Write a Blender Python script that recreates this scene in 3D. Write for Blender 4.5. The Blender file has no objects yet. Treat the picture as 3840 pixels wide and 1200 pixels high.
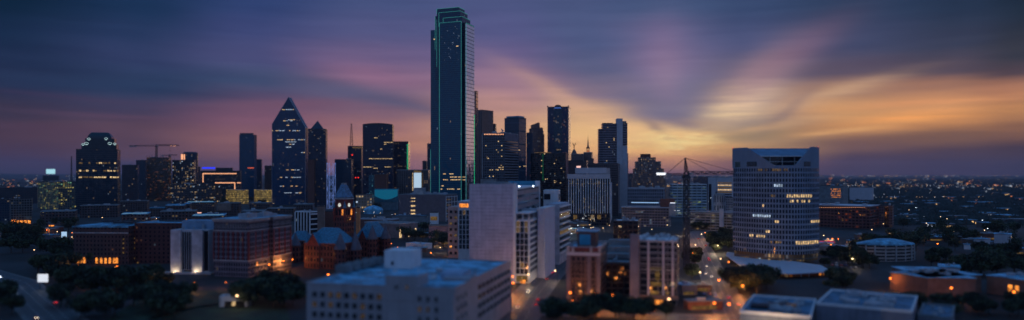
import bpy, math, random
from mathutils import Vector, noise
sc = bpy.context.scene
col = sc.collection
R = math.radians
F = 2700.0        # focal length in photo pixels (3840 wide)
H = 80.0          # eye height above the streets
# ------------------------------------------------------------------ camera
cd = bpy.data.cameras.new('camera'); cam = bpy.data.objects.new('camera', cd); col.objects.link(cam)
cam.location = (0, 0, H); cam.rotation_euler = (R(90), 0, 0)
cd.sensor_width = 36; cd.lens = 36*F/3840; cd.shift_y = 55/3840
cd.clip_start = 1; cd.clip_end = 90000
cd.dof.use_dof = True; cd.dof.focus_distance = 1000
cd.dof.aperture_fstop = cd.lens/1000/3.2
sc.camera = cam
sc.view_settings.view_transform = 'Standard'; sc.view_settings.look = 'None'
sc.view_settings.exposure = 0; sc.view_settings.gamma = 1
sc.cycles.use_denoising = True
sc.cycles.max_bounces = 5; sc.cycles.diffuse_bounces = 2; sc.cycles.glossy_bounces = 3
sc.cycles.sample_clamp_indirect = 3; sc.cycles.caustics_reflective = False; sc.cycles.caustics_refractive = False

def lin(c):
    return tuple((x/12.92 if x <= .04045 else ((x+.055)/1.055)**2.4) for x in (v/255 for v in c))
def c4(c): return tuple(c[:3])+(1,)

# ------------------------------------------------------------------ world: dusk sky by azimuth and elevation
SKY = [  # azimuth given by photo column, then (photo row, sRGB)
 (-700, [(0,(8,26,52)),(300,(30,38,72)),(500,(52,44,72)),(655,(40,38,62))]),
 (0,   [(0,(2,32,58)),(100,(12,38,70)),(200,(24,42,76)),(300,(34,44,76)),(400,(58,50,72)),(500,(76,54,70)),(590,(66,50,76)),(655,(44,42,66))]),
 (480, [(0,(14,46,84)),(100,(28,50,90)),(200,(42,56,98)),(300,(38,58,94)),(380,(62,58,88)),(480,(92,66,82)),(570,(90,64,80)),(620,(62,52,80)),(655,(50,44,70))]),
 (960, [(0,(38,60,112)),(100,(54,66,118)),(200,(70,74,122)),(290,(56,72,110)),(360,(96,76,108)),(440,(128,84,106)),(520,(140,92,96)),(600,(116,78,90)),(655,(84,62,80))]),
 (1440,[(0,(64,78,126)),(100,(78,82,130)),(200,(106,90,132)),(290,(134,100,130)),(350,(112,94,122)),(400,(122,92,114)),(460,(158,108,110)),(530,(182,120,100)),(600,(158,100,108)),(655,(110,78,100))]),
 (1900,[(0,(72,82,130)),(100,(80,84,134)),(190,(100,90,136)),(280,(148,114,140)),(380,(188,138,130)),(480,(216,158,116)),(560,(214,150,108)),(655,(150,104,110))]),
 (2200,[(0,(68,82,126)),(150,(74,86,130)),(250,(88,92,130)),(340,(140,118,136)),(410,(212,166,124)),(480,(244,190,120)),(560,(238,174,104)),(610,(200,134,100)),(655,(140,98,108))]),
 (2500,[(0,(62,82,124)),(120,(96,96,138)),(230,(120,108,144)),(330,(118,114,144)),(420,(126,118,140)),(470,(226,180,124)),(520,(252,198,112)),(590,(216,142,92)),(655,(122,86,104))]),
 (2800,[(0,(50,70,110)),(150,(72,80,122)),(260,(106,98,124)),(360,(150,128,128)),(440,(156,134,122)),(500,(162,134,100)),(560,(190,138,84)),(610,(150,98,88)),(655,(102,76,92))]),
 (3200,[(0,(38,58,90)),(150,(62,70,104)),(250,(92,80,100)),(330,(172,128,102)),(400,(212,152,92)),(470,(196,136,80)),(530,(120,86,78)),(590,(84,64,80)),(655,(70,56,78))]),
 (3600,[(0,(33,50,76)),(150,(54,60,84)),(240,(86,74,88)),(300,(158,110,88)),(380,(218,148,88)),(440,(204,134,70)),(500,(128,90,70)),(560,(80,62,74)),(655,(62,50,72))]),
 (3840,[(0,(27,42,60)),(190,(54,56,68)),(250,(84,68,76)),(310,(166,110,82)),(400,(192,128,72)),(470,(140,94,66)),(550,(72,56,66)),(655,(56,46,64))]),
 (4700, [(0,(105,108,145)),(250,(160,140,155)),(400,(200,165,160)),(560,(190,155,155)),(655,(135,112,130))]),
]
world = bpy.data.worlds.new('World'); sc.world = world; world.use_nodes = True
nt = world.node_tree; nt.nodes.clear()
def az_el(px, py):
    dx, dz = (px-1920)/F, (655-py)/F
    return math.atan(dx), math.atan2(dz, math.hypot(1, dx))
class NB:
    """small helper for node maths"""
    def __init__(s, nt): s.nt = nt
    def n(s, t, **k):
        o = s.nt.nodes.new(t)
        for a, b in k.items(): setattr(o, a, b)
        return o
    def put(s, sock, v):
        if isinstance(v, bpy.types.NodeSocket): s.nt.links.new(v, sock)
        elif v is not None: sock.default_value = v
    def m(s, op, a, b=None, c=None, clamp=False):
        o = s.n('ShaderNodeMath', operation=op, use_clamp=clamp)
        for i, v in enumerate((a, b, c)):
            if v is not None: s.put(o.inputs[i], v)
        return o.outputs[0]
    def mr(s, v, a, b, c=0., d=1., kind='SMOOTHSTEP'):
        o = s.n('ShaderNodeMapRange', interpolation_type=kind)
        for i, x in zip((0, 1, 2, 3, 4), (v, a, b, c, d)): s.put(o.inputs[i], x)
        return o.outputs[0]
    def mix(s, f, a, b, kind='MIX'):
        o = s.n('ShaderNodeMix', data_type='RGBA', blend_type=kind)
        s.put(o.inputs[0], f); s.put(o.inputs[6], a); s.put(o.inputs[7], b)
        return o.outputs[2]
    def xyz(s, x, y, z=0.):
        o = s.n('ShaderNodeCombineXYZ')
        for i, v in enumerate((x, y, z)): s.put(o.inputs[i], v)
        return o.outputs[0]
    def noise(s, vec, scale=1., detail=4., rough=.5, dist=0.):
        o = s.n('ShaderNodeTexNoise'); s.put(o.inputs['Vector'], vec)
        o.inputs['Scale'].default_value = scale; o.inputs['Detail'].default_value = detail
        o.inputs['Roughness'].default_value = rough; o.inputs['Distortion'].default_value = dist
        return o.outputs['Fac']
N = NB(nt)
tc = N.n('ShaderNodeTexCoord'); sp = N.n('ShaderNodeSeparateXYZ'); nt.links.new(tc.outputs['Generated'], sp.inputs[0])
dx, dy, dz = sp.outputs
az0 = N.m('ARCTAN2', dx, dy); el0 = N.m('ARCSINE', dz)
# the bands of cloud waver: stretched noise moves the look-up
w1 = N.noise(N.xyz(N.m('MULTIPLY', az0, 2.2), N.m('MULTIPLY', el0, 26.)), 1., 5., .55)
w2 = N.noise(N.xyz(N.m('MULTIPLY', az0, 5.), N.m('MULTIPLY', el0, 70.), 3.), 1., 4., .6)
el = N.m('ADD', N.m('ADD', el0, .004), N.m('ADD', N.m('MULTIPLY', N.m('SUBTRACT', w1, .5), .015), N.m('MULTIPLY', N.m('SUBTRACT', w2, .5), .008)))
w3 = N.noise(N.xyz(N.m('MULTIPLY', az0, 3.), N.m('MULTIPLY', el0, 14.), 7.), 1., 3., .5)
az = N.m('ADD', az0, N.m('MULTIPLY', N.m('SUBTRACT', w3, .5), .10))
EM = .26
fac = N.m('DIVIDE', el, EM, clamp=True)
cur = None; pa = None
for px, stops in SKY:
    a = math.atan((px-1920)/F); k = math.cos(a)
    rp = N.n('ShaderNodeValToRGB'); rp.color_ramp.interpolation = 'B_SPLINE' if False else 'EASE'
    nt.links.new(fac, rp.inputs[0])
    st = sorted((math.atan((655-y)/F*k)/EM, c) for y, c in stops)
    els = rp.color_ramp.elements
    els[0].position = st[0][0]; els[0].color = c4(lin(st[0][1]))
    els[1].position = st[-1][0]; els[1].color = c4(lin(st[-1][1]))
    for p, c in st[1:-1]:
        e = els.new(p); e.color = c4(lin(c))
    if cur is None: cur = rp.outputs[0]
    else: cur = N.mix(N.mr(az, pa, a), cur, rp.outputs[0])
    pa = a
def blob(px, py, rx, ry, rot, colr, amt, soft=1., gain=None, kind='MIX'):
    """a cloud patch lit from below, an ellipse in sky angles"""
    global cur
    a0, e0 = az_el(px, py)
    u = N.m('SUBTRACT', az0, a0); v = N.m('SUBTRACT', el, e0)
    c, s = math.cos(R(rot)), math.sin(R(rot))
    uu = N.m('DIVIDE', N.m('ADD', N.m('MULTIPLY', u, c), N.m('MULTIPLY', v, s)), rx/F)
    vv = N.m('DIVIDE', N.m('SUBTRACT', N.m('MULTIPLY', v, c), N.m('MULTIPLY', u, s)), ry/F)
    r2 = N.m('ADD', N.m('MULTIPLY', uu, uu), N.m('MULTIPLY', vv, vv))
    g = N.m('EXPONENT', N.m('MULTIPLY', r2, -1.))
    if gain is not None: g = N.m('MULTIPLY', g, gain, clamp=True)
    cur = N.mix(N.m('MULTIPLY', g, amt, clamp=True), cur, c4(lin(colr)), kind)
streak = N.mr(N.noise(N.xyz(N.m('MULTIPLY', az0, 6.), N.m('MULTIPLY', el0, 120.), 11.), 1., 5., .6), .35, .65, .55, 1.3)
BLOBS = []
for b in [
 (2780, 372, 105, 52, 18, (246,208,154), 1., 1, streak), (2840, 300, 150, 70, 42, (190,150,150), .6),
 (2950, 205, 200, 55, 30, (134,100,124), .55), (2720, 420, 90, 22, 0, (236,200,150), .7, 1, streak),
 (2480, 190, 90, 120, -10, (136,108,146), .5), (2500, 300, 60, 110, 0, (150,124,150), .5),
 (2400, 503, 150, 22, -10, (252,200,124), .8, 1, streak), (2560, 524, 95, 11, 3, (255,214,130), .95, 1, streak), (2490, 512, 110, 9, -5, (255,222,140), .9, 1, streak), (2600, 498, 60, 7, 8, (240,186,120), .7), (2440, 540, 120, 8, 0, (250,190,100), .6, 1, streak), (2470, 478, 60, 16, -35, (120,100,112), .7),
 (2290, 462, 170, 26, -24, (246,192,124), .8, 1, streak), (2100, 340, 200, 24, -27, (206,158,136), .5), (2180, 400, 190, 34, -28, (222,170,128), .55),
 (2470, 400, 130, 46, -14, (120,112,136), .6), (2330, 330, 190, 50, -28, (98,98,130), .3), (2560, 455, 80, 16, -10, (112,104,130), .6),
 (3390, 440, 170, 22, 5, (250,160,66), .95, 1, streak), (3150, 485, 150, 10, 6, (232,168,96), .7, 1, streak),
 (3560, 360, 300, 18, 3, (230,150,86), .6, 1, streak), (3080, 350, 230, 22, 14, (216,170,128), .5, 1, streak),
 (2960, 400, 120, 20, 40, (122,104,112), .4), (2440, 560, 200, 14, 0, (246,176,96), .5, 1, streak), (2680, 540, 120, 14, 4, (236,170,96), .6, 1, streak), (2860, 470, 180, 14, 10, (214,164,112), .5, 1, streak),
 (1480, 372, 260, 24, -12, (92,88,118), .8), (1250, 325, 240, 26, -9, (78,82,118), .6),
 (1400, 270, 200, 40, -12, (150,104,136), .45), (1960, 310, 170, 60, -25, (164,124,142), .4),
 (300, 300, 500, 26, -2, (30,52,88), .6), (1050, 380, 260, 22, 3, (134,86,104), .45),
 (250, 345, 260, 9, -3, (66,54,84), .5), (500, 430, 300, 10, -2, (96,66,90), .4), (150, 470, 260, 10, -3, (84,58,78), .5)]:
    blob(*b)
puff = N.mr(N.noise(N.xyz(N.m('MULTIPLY', az0, 22.), N.m('MULTIPLY', el0, 150.), 2.), 1., 6., .62, .6), .46, .60, 0., 1.25)
for b in [(2500, 496, 150, 20, -3, (250,200,126), .7), (2520, 512, 130, 26, 2, (255,224,146), 1., 1, puff), (2420, 528, 140, 22, -4, (255,206,122), .9, 1, puff), (2570, 540, 60, 9, 0, (255,226,150), .9, 1, puff), (2350, 560, 200, 24, 0, (250,190,108), .5, 1, puff)]: blob(*b)
# fine streaks over everything near the afterglow
fs = N.noise(N.xyz(N.m('MULTIPLY', az0, 7.), N.m('MULTIPLY', el, 90.), 5.), 1., 4., .5)
cur = N.mix(1., cur, N.mix(N.mr(fs, .3, .7), (.93, .93, .95, 1), (1.06, 1.055, 1.04, 1)), 'MULTIPLY')
# overhead: deep blue; behind the viewer: lavender blue that lights the near walls
zen = (.03, .17, .46, 1)
bk = N.mix(N.mr(el0, 0., .9), (.145, .205, .40, 1), (.045, .20, .50, 1))
behind = N.mr(N.m('ABSOLUTE', az0), .95, 1.7)
cur = N.mix(N.mr(el0, .25, .75), cur, zen)
cur = N.mix(behind, cur, bk)
cur = N.mix(N.mr(el0, .9, 1.3), cur, zen)
cur = N.mix(N.mr(dz, -.02, -.002), (.02, .025, .04, 1), cur)
hs = N.n('ShaderNodeHueSaturation'); hs.inputs['Saturation'].default_value = .93; nt.links.new(cur, hs.inputs['Color'])
bg = N.n('ShaderNodeBackground'); nt.links.new(hs.outputs[0], bg.inputs[0]); bg.inputs[1].default_value = 1.0
world.cycles.sampling_method = 'MANUAL'; world.cycles.sample_map_resolution = 512
wo = N.n('ShaderNodeOutputWorld'); nt.links.new(bg.outputs[0], wo.inputs[0])
# the afterglow where the sun has just gone
sd = bpy.data.lights.new('sun', 'SUN'); so = bpy.data.objects.new('sun', sd); col.objects.link(so)
sd.energy = .09; sd.color = (1., .62, .36); sd.angle = R(14)
sa, se = az_el(2430, 520)[0], R(5)
so.rotation_euler = Vector((math.sin(sa)*math.cos(se), math.cos(sa)*math.cos(se), math.sin(se))).to_track_quat('Z', 'Y').to_euler()
# ------------------------------------------------------------------ materials
def basic(name, c, rough=.7, metal=0., vary=.12, scale=.15, spec=.4, streaks=0.):
    m = bpy.data.materials.new(name); m.use_nodes = True
    b = NB(m.node_tree); p = m.node_tree.nodes['Principled BSDF']
    p.inputs['Roughness'].default_value = rough; p.inputs['Metallic'].default_value = metal
    p.inputs['Specular IOR Level'].default_value = spec
    g = b.n('ShaderNodeNewGeometry').outputs['Position']
    f = b.noise(g, scale, 6., .6)
    if streaks:
        mp = b.n('ShaderNodeMapping'); b.nt.links.new(g, mp.inputs[0]); mp.inputs['Scale'].default_value = (.5, .5, .04)
        f = b.m('ADD', b.m('MULTIPLY', f, 1-streaks), b.m('MULTIPLY', b.noise(mp.outputs[0], 1., 4., .6), streaks))
    c = lin(c) if max(c) > 1 else c
    lo = tuple(x*(1-vary*2) for x in c); hi = tuple(min(1, x*(1+vary*2)) for x in c)
    b.put(p.inputs['Base Color'], b.mix(b.mr(f, .3, .7), c4(lo), c4(hi)))
    return m
def emit(name, c, s):
    m = bpy.data.materials.new(name); m.use_nodes = True; n = m.node_tree.nodes; n.clear()
    e = n.new('ShaderNodeEmission'); o = n.new('ShaderNodeOutputMaterial'); m.node_tree.links.new(e.outputs[0], o.inputs[0])
    e.inputs[0].default_value = c4(lin(c)); e.inputs[1].default_value = s
    return m
def lit_room(name, c, s):
    """a lit window: uneven light of the room behind the glass"""
    m = bpy.data.materials.new(name); m.use_nodes = True
    b = NB(m.node_tree); p = m.node_tree.nodes['Principled BSDF']
    p.inputs['Base Color'].default_value = (.02, .02, .02, 1); p.inputs['Roughness'].default_value = .15
    g = b.n('ShaderNodeNewGeometry').outputs['Position']
    b.put(p.inputs['Emission Color'], c4(lin(c)))
    b.put(p.inputs['Emission Strength'], b.m('MULTIPLY', b.mr(b.noise(g, .6, 3.), .3, .7, .25, 1.5), s))
    return m
# one facade group: wall, windows by floor and bay, some rooms lit
fg = bpy.data.node_groups.new('facade', 'ShaderNodeTree')
def gin(n, t, d):
    s = fg.interface.new_socket(n, in_out='INPUT', socket_type=t); s.default_value = d
for n, t, d in [('Wall', 'NodeSocketColor', (.2, .2, .2, 1)), ('Glass', 'NodeSocketColor', (.01, .02, .04, 1)), ('Bay', 'NodeSocketFloat', 3.), ('Floor', 'NodeSocketFloat', 4.),
                ('WX', 'NodeSocketFloat', .7), ('WZ', 'NodeSocketFloat', .6), ('Lit', 'NodeSocketFloat', .1), ('LitA', 'NodeSocketColor', (1, .7, .35, 1)),
                ('LitB', 'NodeSocketColor', (.8, .9, 1, 1)), ('Power', 'NodeSocketFloat', 1.), ('Seed', 'NodeSocketFloat', 0.), ('Metal', 'NodeSocketFloat', 0.), ('Run', 'NodeSocketFloat', .3)]:
    gin(n, t, d)
fg.interface.new_socket('BSDF', in_out='OUTPUT', socket_type='NodeSocketShader')
b = NB(fg); gi = b.n('NodeGroupInput'); go = b.n('NodeGroupOutput'); I = gi.outputs
uvn = b.n('ShaderNodeUVMap'); uvn.uv_map = 'UVMap'; s2 = b.n('ShaderNodeSeparateXYZ'); fg.links.new(uvn.outputs[0], s2.inputs[0])
U = b.m('DIVIDE', s2.outputs[0], I['Bay']); V = b.m('DIVIDE', s2.outputs[1], I['Floor'])
cu, cv = b.m('FLOOR', U), b.m('FLOOR', V)
fu, fv = b.m('ABSOLUTE', b.m('SUBTRACT', b.m('SUBTRACT', U, cu), .5)), b.m('ABSOLUTE', b.m('SUBTRACT', b.m('SUBTRACT', V, cv), .5))
mask = b.m('MULTIPLY', b.m('LESS_THAN', fu, b.m('MULTIPLY', I['WX'], .5)), b.m('LESS_THAN', fv, b.m('MULTIPLY', I['WZ'], .5)))
wn = b.n('ShaderNodeTexWhiteNoise'); fg.links.new(b.xyz(cu, cv, I['Seed']), wn.inputs[0])
cl = b.noise(b.xyz(b.m('MULTIPLY', cu, I['Run']), b.m('MULTIPLY', cv, 3.7), I['Seed']), 1., 2.)
clm = b.m('ADD', .15, b.mr(cl, .52, .66, 0., 4.5))
lit = b.m('LESS_THAN', wn.outputs[0], b.m('MULTIPLY', I['Lit'], clm))
s3 = b.n('ShaderNodeSeparateColor'); fg.links.new(wn.outputs[1], s3.inputs[0])
br = b.m('ADD', .25, b.m('MULTIPLY', b.m('POWER', s3.outputs[0], 2.), 1.6))
shade = b.mr(b.noise(b.xyz(b.m('MULTIPLY', U, 3.), b.m('MULTIPLY', V, 2.), 4.), 1., 2.), .3, .7, .5, 1.3)
estr = b.m('MULTIPLY', b.m('MULTIPLY', b.m('MULTIPLY', lit, b.m('MULTIPLY', mask, b.m('LESS_THAN', fu, .3))), b.m('MULTIPLY', br, shade)), I['Power'])
ecol = b.mix(b.m('GREATER_THAN', s3.outputs[1], .72), I['LitA'], I['LitB'])
geo = b.n('ShaderNodeNewGeometry')
wv = b.mr(b.noise(geo.outputs[0], .12, 6., .6), .3, .7, .78, 1.15)
wall = b.mix(1., I['Wall'], b.xyz(wv, wv, wv), 'MULTIPLY')
gl = b.mix(b.m('MULTIPLY', s3.outputs[2], b.m('SUBTRACT', .4, b.m('MULTIPLY', I['Metal'], .4))), I['Glass'], (.012, .02, .035, 1))
p = b.n('ShaderNodeBsdfPrincipled')
b.put(p.inputs['Base Color'], b.mix(mask, wall, gl))
b.put(p.inputs['Roughness'], b.mr(mask, 0, 1, .75, .09, 'LINEAR')); b.put(p.inputs['Metallic'], b.m('MULTIPLY', mask, I['Metal']))
b.put(p.inputs['Emission Color'], ecol); b.put(p.inputs['Emission Strength'], estr)
vm = b.n('ShaderNodeVectorMath', operation='SUBTRACT'); fg.links.new(wn.outputs[1], vm.inputs[0]); vm.inputs[1].default_value = (.5, .5, .5)
vs = b.n('ShaderNodeVectorMath', operation='SCALE'); fg.links.new(vm.outputs[0], vs.inputs[0]); b.put(vs.inputs['Scale'], b.m('MULTIPLY', mask, .035))
va = b.n('ShaderNodeVectorMath', operation='ADD'); fg.links.new(vs.outputs[0], va.inputs[0]); fg.links.new(geo.outputs['Normal'], va.inputs[1])
vn = b.n('ShaderNodeVectorMath', operation='NORMALIZE'); fg.links.new(va.outputs[0], vn.inputs[0]); fg.links.new(vn.outputs[0], p.inputs['Normal'])
fg.links.new(p.outputs[0], go.inputs[0])
WARM, COOL, AMBER = (255, 212, 150), (205, 228, 255), (255, 150, 60)
_fs = [0]
def facade(wall, glass, bay=3., floor=4., wx=.7, wz=.6, lit=.1, power=1.2, a=WARM, bb=COOL, metal=0., run=.3):
    _fs[0] += 1
    m = bpy.data.materials.new('facade'); m.use_nodes = True; n = m.node_tree.nodes; n.clear()
    g = n.new('ShaderNodeGroup'); g.node_tree = fg; o = n.new('ShaderNodeOutputMaterial'); m.node_tree.links.new(g.outputs[0], o.inputs[0])
    for k, v in dict(Wall=c4(lin(wall) if max(wall) > 1 else wall), Glass=c4(lin(glass) if max(glass) > 1 else glass), Bay=bay, Floor=floor, WX=wx, WZ=wz, Lit=lit*.38,
                     LitA=c4(lin(a)), LitB=c4(lin(bb)), Power=power*.55, Seed=_fs[0]*7.31, Metal=metal, Run=run).items():
        g.inputs[k].default_value = v
    return m

# ------------------------------------------------------------------ mesh building
def at(px, D): return (px-1920)/F*D
def zt(py, D): return H+(655-py)/F*D
def dist(py, z=0): return (H-z)*F/(py-655)
class Fr:
    """a local frame on the ground: origin (cx, cy), turned by th degrees"""
    def __init__(s, cx, cy, th=0.): s.cx, s.cy, s.th = cx, cy, th; s.c, s.s = math.cos(R(th)), math.sin(R(th))
    def w(s, p): return (s.cx+p[0]*s.c-p[1]*s.s, s.cy+p[0]*s.s+p[1]*s.c, p[2])
    def hit(s, px, py, y=0.):
        k = (px-1920)/F; t = (y+(-s.cx*s.s+s.cy*s.c))/(-k*s.s+s.c)
        X, Y = t*k-s.cx, t-s.cy
        return X*s.c+Y*s.s, H+t*(655-py)/F
    def hits(s, px, py, x=0.):
        k = (px-1920)/F; t = (x+s.cx*s.c+s.cy*s.s)/(k*s.c+s.s)
        X, Y = t*k-s.cx, t-s.cy
        return -X*s.s+Y*s.c, H+t*(655-py)/F
class M:
    def __init__(s, fr=None): s.v = []; s.f = []; s.uv = []; s.mi = []; s.fr = fr
    def face(s, pts, mi=0, uv=None):
        i = len(s.v); s.v += [tuple(p) for p in pts]; s.f.append(tuple(range(i, i+len(pts)))); s.mi.append(mi)
        if uv is None:
            a, b_, c_ = Vector(pts[0]), Vector(pts[1]), Vector(pts[2])
            n = (b_-a).cross(c_-a)
            if n.length < 1e-9 and len(pts) > 3: n = (c_-a).cross(Vector(pts[3])-a)
            if n.length > 0: n.normalize()
            if abs(n.z) > .75: uv = [(p[0], p[1]) for p in pts]
            else:
                t = Vector((-n.y, n.x, 0)).normalized()
                if abs(t.x) > abs(t.y):
                    if t.x < 0: t = -t
                elif t.y < 0: t = -t
                uv = [(p[0]*t.x+p[1]*t.y, p[2]) for p in pts]
        s.uv += uv
        return s
    def box(s, x0, x1, y0, y1, z0, z1, mi=0, top=None):
        x0, x1 = min(x0, x1), max(x0, x1); y0, y1 = min(y0, y1), max(y0, y1)
        s.face([(x0, y0, z0), (x1, y0, z0), (x1, y0, z1), (x0, y0, z1)], mi); s.face([(x1, y0, z0), (x1, y1, z0), (x1, y1, z1), (x1, y0, z1)], mi)
        s.face([(x1, y1, z0), (x0, y1, z0), (x0, y1, z1), (x1, y1, z1)], mi); s.face([(x0, y1, z0), (x0, y0, z0), (x0, y0, z1), (x0, y1, z1)], mi)
        s.face([(x0, y0, z1), (x1, y0, z1), (x1, y1, z1), (x0, y1, z1)], mi if top is None else top); s.face([(x0, y1, z0), (x1, y1, z0), (x1, y0, z0), (x0, y0, z0)], mi)
        return s
    def loft(s, A, B, mi=0, top=True, bottom=False, along=True):
        """walls between polygon A (low) and B (high), counter-clockwise from above"""
        n = len(A); u = 0
        for i in range(n):
            j = (i+1) % n; l = (Vector(A[j])-Vector(A[i])).length; L = l if l > .01 else (Vector(B[j])-Vector(B[i])).length
            uv = [(u, A[i][2]), (u+L, A[j][2]), (u+L, B[j][2]), (u, B[i][2])] if along else None
            pts = [A[i], A[j], B[j], B[i]]
            if (Vector(B[i])-Vector(B[j])).length < 1e-5: pts = pts[:3]; uv = uv[:3] if uv else None
            s.face(pts, mi, uv); u += L
        if top: s.face(list(B), mi if top is True else top)
        if bottom: s.face(list(reversed(A)), mi)
        return s
    def prism(s, poly, z0, z1, mi=0, top=True, sc=1., off=(0, 0)):
        cx = sum(p[0] for p in poly)/len(poly); cy = sum(p[1] for p in poly)/len(poly)
        return s.loft([(p[0], p[1], z0) for p in poly], [(cx+off[0]+(p[0]-cx)*sc, cy+off[1]+(p[1]-cy)*sc, z1) for p in poly], mi, top)
    def cyl(s, x, y, r0, z0, z1, r1=None, n=12, mi=0):
        r1 = r0 if r1 is None else r1
        q = [(math.cos(2*math.pi*i/n), math.sin(2*math.pi*i/n)) for i in range(n)]
        return s.loft([(x+r0*a, y+r0*b_, z0) for a, b_ in q], [(x+r1*a, y+r1*b_, z1) for a, b_ in q], mi)
    def lathe(s, x, y, prof, n=14, mi=0):
        for (r0, z0), (r1, z1) in zip(prof, prof[1:]): s.cyl(x, y, max(r0, .001), z0, z1, max(r1, .001), n, mi)
        return s
    def bar(s, a, b_, w=.3, mi=0, n=4):
        a, b_ = Vector(a), Vector(b_); d = (b_-a).normalized(); up = Vector((0, 0, 1)) if abs(d.z) < .95 else Vector((1, 0, 0))
        p = d.cross(up).normalized(); q = d.cross(p).normalized()
        ring = [(p*math.cos(2*math.pi*(i+.5)/n)+q*math.sin(2*math.pi*(i+.5)/n))*w*.7 for i in range(n)]
        for i in range(n):
            j = (i+1) % n; s.face([a+ring[i], b_+ring[i], b_+ring[j], a+ring[j]], mi)
        s.face([a+r for r in reversed(ring)], mi); s.face([b_+r for r in ring], mi)
        return s
    def lattice(s, a, b_, wa, wb, step, t=.25, mi=0, tri=False):
        """a four-legged braced mast or boom from a to b"""
        a, b_ = Vector(a), Vector(b_); d = b_-a; L = d.length; d.normalize(); up = Vector((0, 0, 1)) if abs(d.z) < .9 else Vector((1, 0, 0))
        p = d.cross(up).normalized(); q = p.cross(d).normalized()
        cs = [(-1, 0), (1, 0), (0, 1.6)] if tri else [(-1, -1), (1, -1), (1, 1), (-1, 1)]
        pt = lambda k, f: a+d*L*f+(p*cs[k][0]+q*cs[k][1])*(wa+(wb-wa)*f)/2
        n = max(1, int(L/step)); K = len(cs)
        for k in range(K): s.bar(pt(k, 0), pt(k, 1), t, mi)
        for i in range(n):
            for k in range(K):
                k2 = (k+1) % K; e = (i+k) % 2
                s.bar(pt(k if e else k2, i/n), pt(k2 if e else k, (i+1)/n), t*.7, mi)
                s.bar(pt(k, i/n), pt(k2, i/n), t*.6, mi)
        return s
    def build(s, name, mats, parent=None):
        me = bpy.data.meshes.new(name); fr = s.fr
        vs = [fr.w(p) for p in s.v] if fr else s.v
        o = bpy.data.objects.new(name, me); col.objects.link(o)
        if parent is not None:
            g = parent; lx = ly = lz = 0.
            while g is not None: lx += g.location.x; ly += g.location.y; lz += g.location.z; g = g.parent
            if fr: vs = [(x-lx, y-ly, z-lz) for x, y, z in vs]
            o.parent = parent
        elif fr:
            vs = [(x-fr.cx, y-fr.cy, z) for x, y, z in vs]; o.location = (fr.cx, fr.cy, 0)
        me.from_pydata(vs, [], s.f)
        ul = me.uv_layers.new(name='UVMap')
        ul.data.foreach_set('uv', [c for uv in s.uv for c in uv])
        for m in (mats if isinstance(mats, (list, tuple)) else [mats]): me.materials.append(m)
        me.polygons.foreach_set('material_index', s.mi)
        me.update()
        return o
def thing(name, label, cat, loc=(0, 0, 0), group=None):
    o = bpy.data.objects.new(name, None); col.objects.link(o); o.location = loc
    o['label'] = label; o['category'] = cat; o.empty_display_size = .5
    if group: o['group'] = group
    return o
def tag(o, label, cat, group=None):
    o['label'] = label; o['category'] = cat
    if group: o['group'] = group
    return o
def copy_tree(o, parent=None):
    c = o.copy(); col.objects.link(c)
    if parent is not None: c.parent = parent
    for ch in list(o.children): copy_tree(ch, c)
    return c
rnd = random.Random(7)

MT = dict(duskroof=basic('dark blue roof membrane', (.045, .13, .21), .6, vary=.4, scale=.2),
 dark=basic('dark metal', (.03, .035, .045), .5), roof=basic('grey roof membrane', (.16, .18, .2), .85), blueroof=basic('roof membrane with sky blue', (.13, .35, .50), .6, vary=.34, scale=.11),  # blueroof: white membrane, the blue light of the sky put into its colour
 white=basic('white painted concrete', (.62, .61, .64), .7, vary=.06, streaks=.5), equip=basic('grey sheet metal', (.30, .33, .37), .45, metal=.3), brick=basic('brown brick', (.13, .055, .045), .85, vary=.2, scale=.8),
 redbrick=basic('red sandstone', (.15, .035, .03), .85, vary=.2, scale=.5), slate=basic('blue slate', (.035, .16, .26), .45, vary=.25, scale=.8), trim=basic('pale stone trim', (.34, .32, .33), .75),
 concrete=basic('weathered concrete', (.30, .29, .31), .8, vary=.12, streaks=.6), tan=basic('tan brick', (.20, .14, .12), .85), steel=basic('galvanised steel', (.25, .27, .3), .4, metal=.6),
 black=basic('black glass', (.008, .010, .016), .12, spec=.6), asphalt=basic('asphalt', (.05, .05, .055), .8), leaf=basic('leaves', (.045, .058, .028), .8, vary=.35, scale=.5),
 leaf2=basic('darker leaves', (.012, .02, .012), .8, vary=.35, scale=.5), bark=basic('bark', (.05, .038, .03), .9),
 glass=basic('dark window glass', (.01, .016, .028), .1, spec=.6), teal=basic('teal metal roof', (.03, .22, .34), .4), lavender=basic('smooth pale concrete', (.42, .41, .46), .75, vary=.04),
 neon=emit('green neon tube', (86, 205, 205), .38), neong=emit('green neon light', (40, 220, 150), .7), warmline=emit('warm light strip', (255, 176, 130), 1.3), bluelight=emit('blue floodlight', (40, 60, 255), 1.2),
 whitelit=emit('white light', (235, 240, 255), 1.6), warm=lit_room('warm lit room', WARM, .8), faint=lit_room('faint warm room', (255, 200, 110), .035), kerb=basic('kerb stone', (.11, .105, .11), .8), dimwarm=lit_room('dim warm room', (255, 200, 110), .11), amber=lit_room('amber lit room', AMBER, 1.1),
 cool=lit_room('cool lit room', COOL, .7), red=emit('red beacon', (255, 50, 40), 2.5), lamp=emit('lamp globe', (255, 206, 150), 6), sodium=emit('sodium lamp globe', (255, 120, 36), 8), coollamp=emit('white lamp globe', (225, 240, 255), 8),
)
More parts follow.
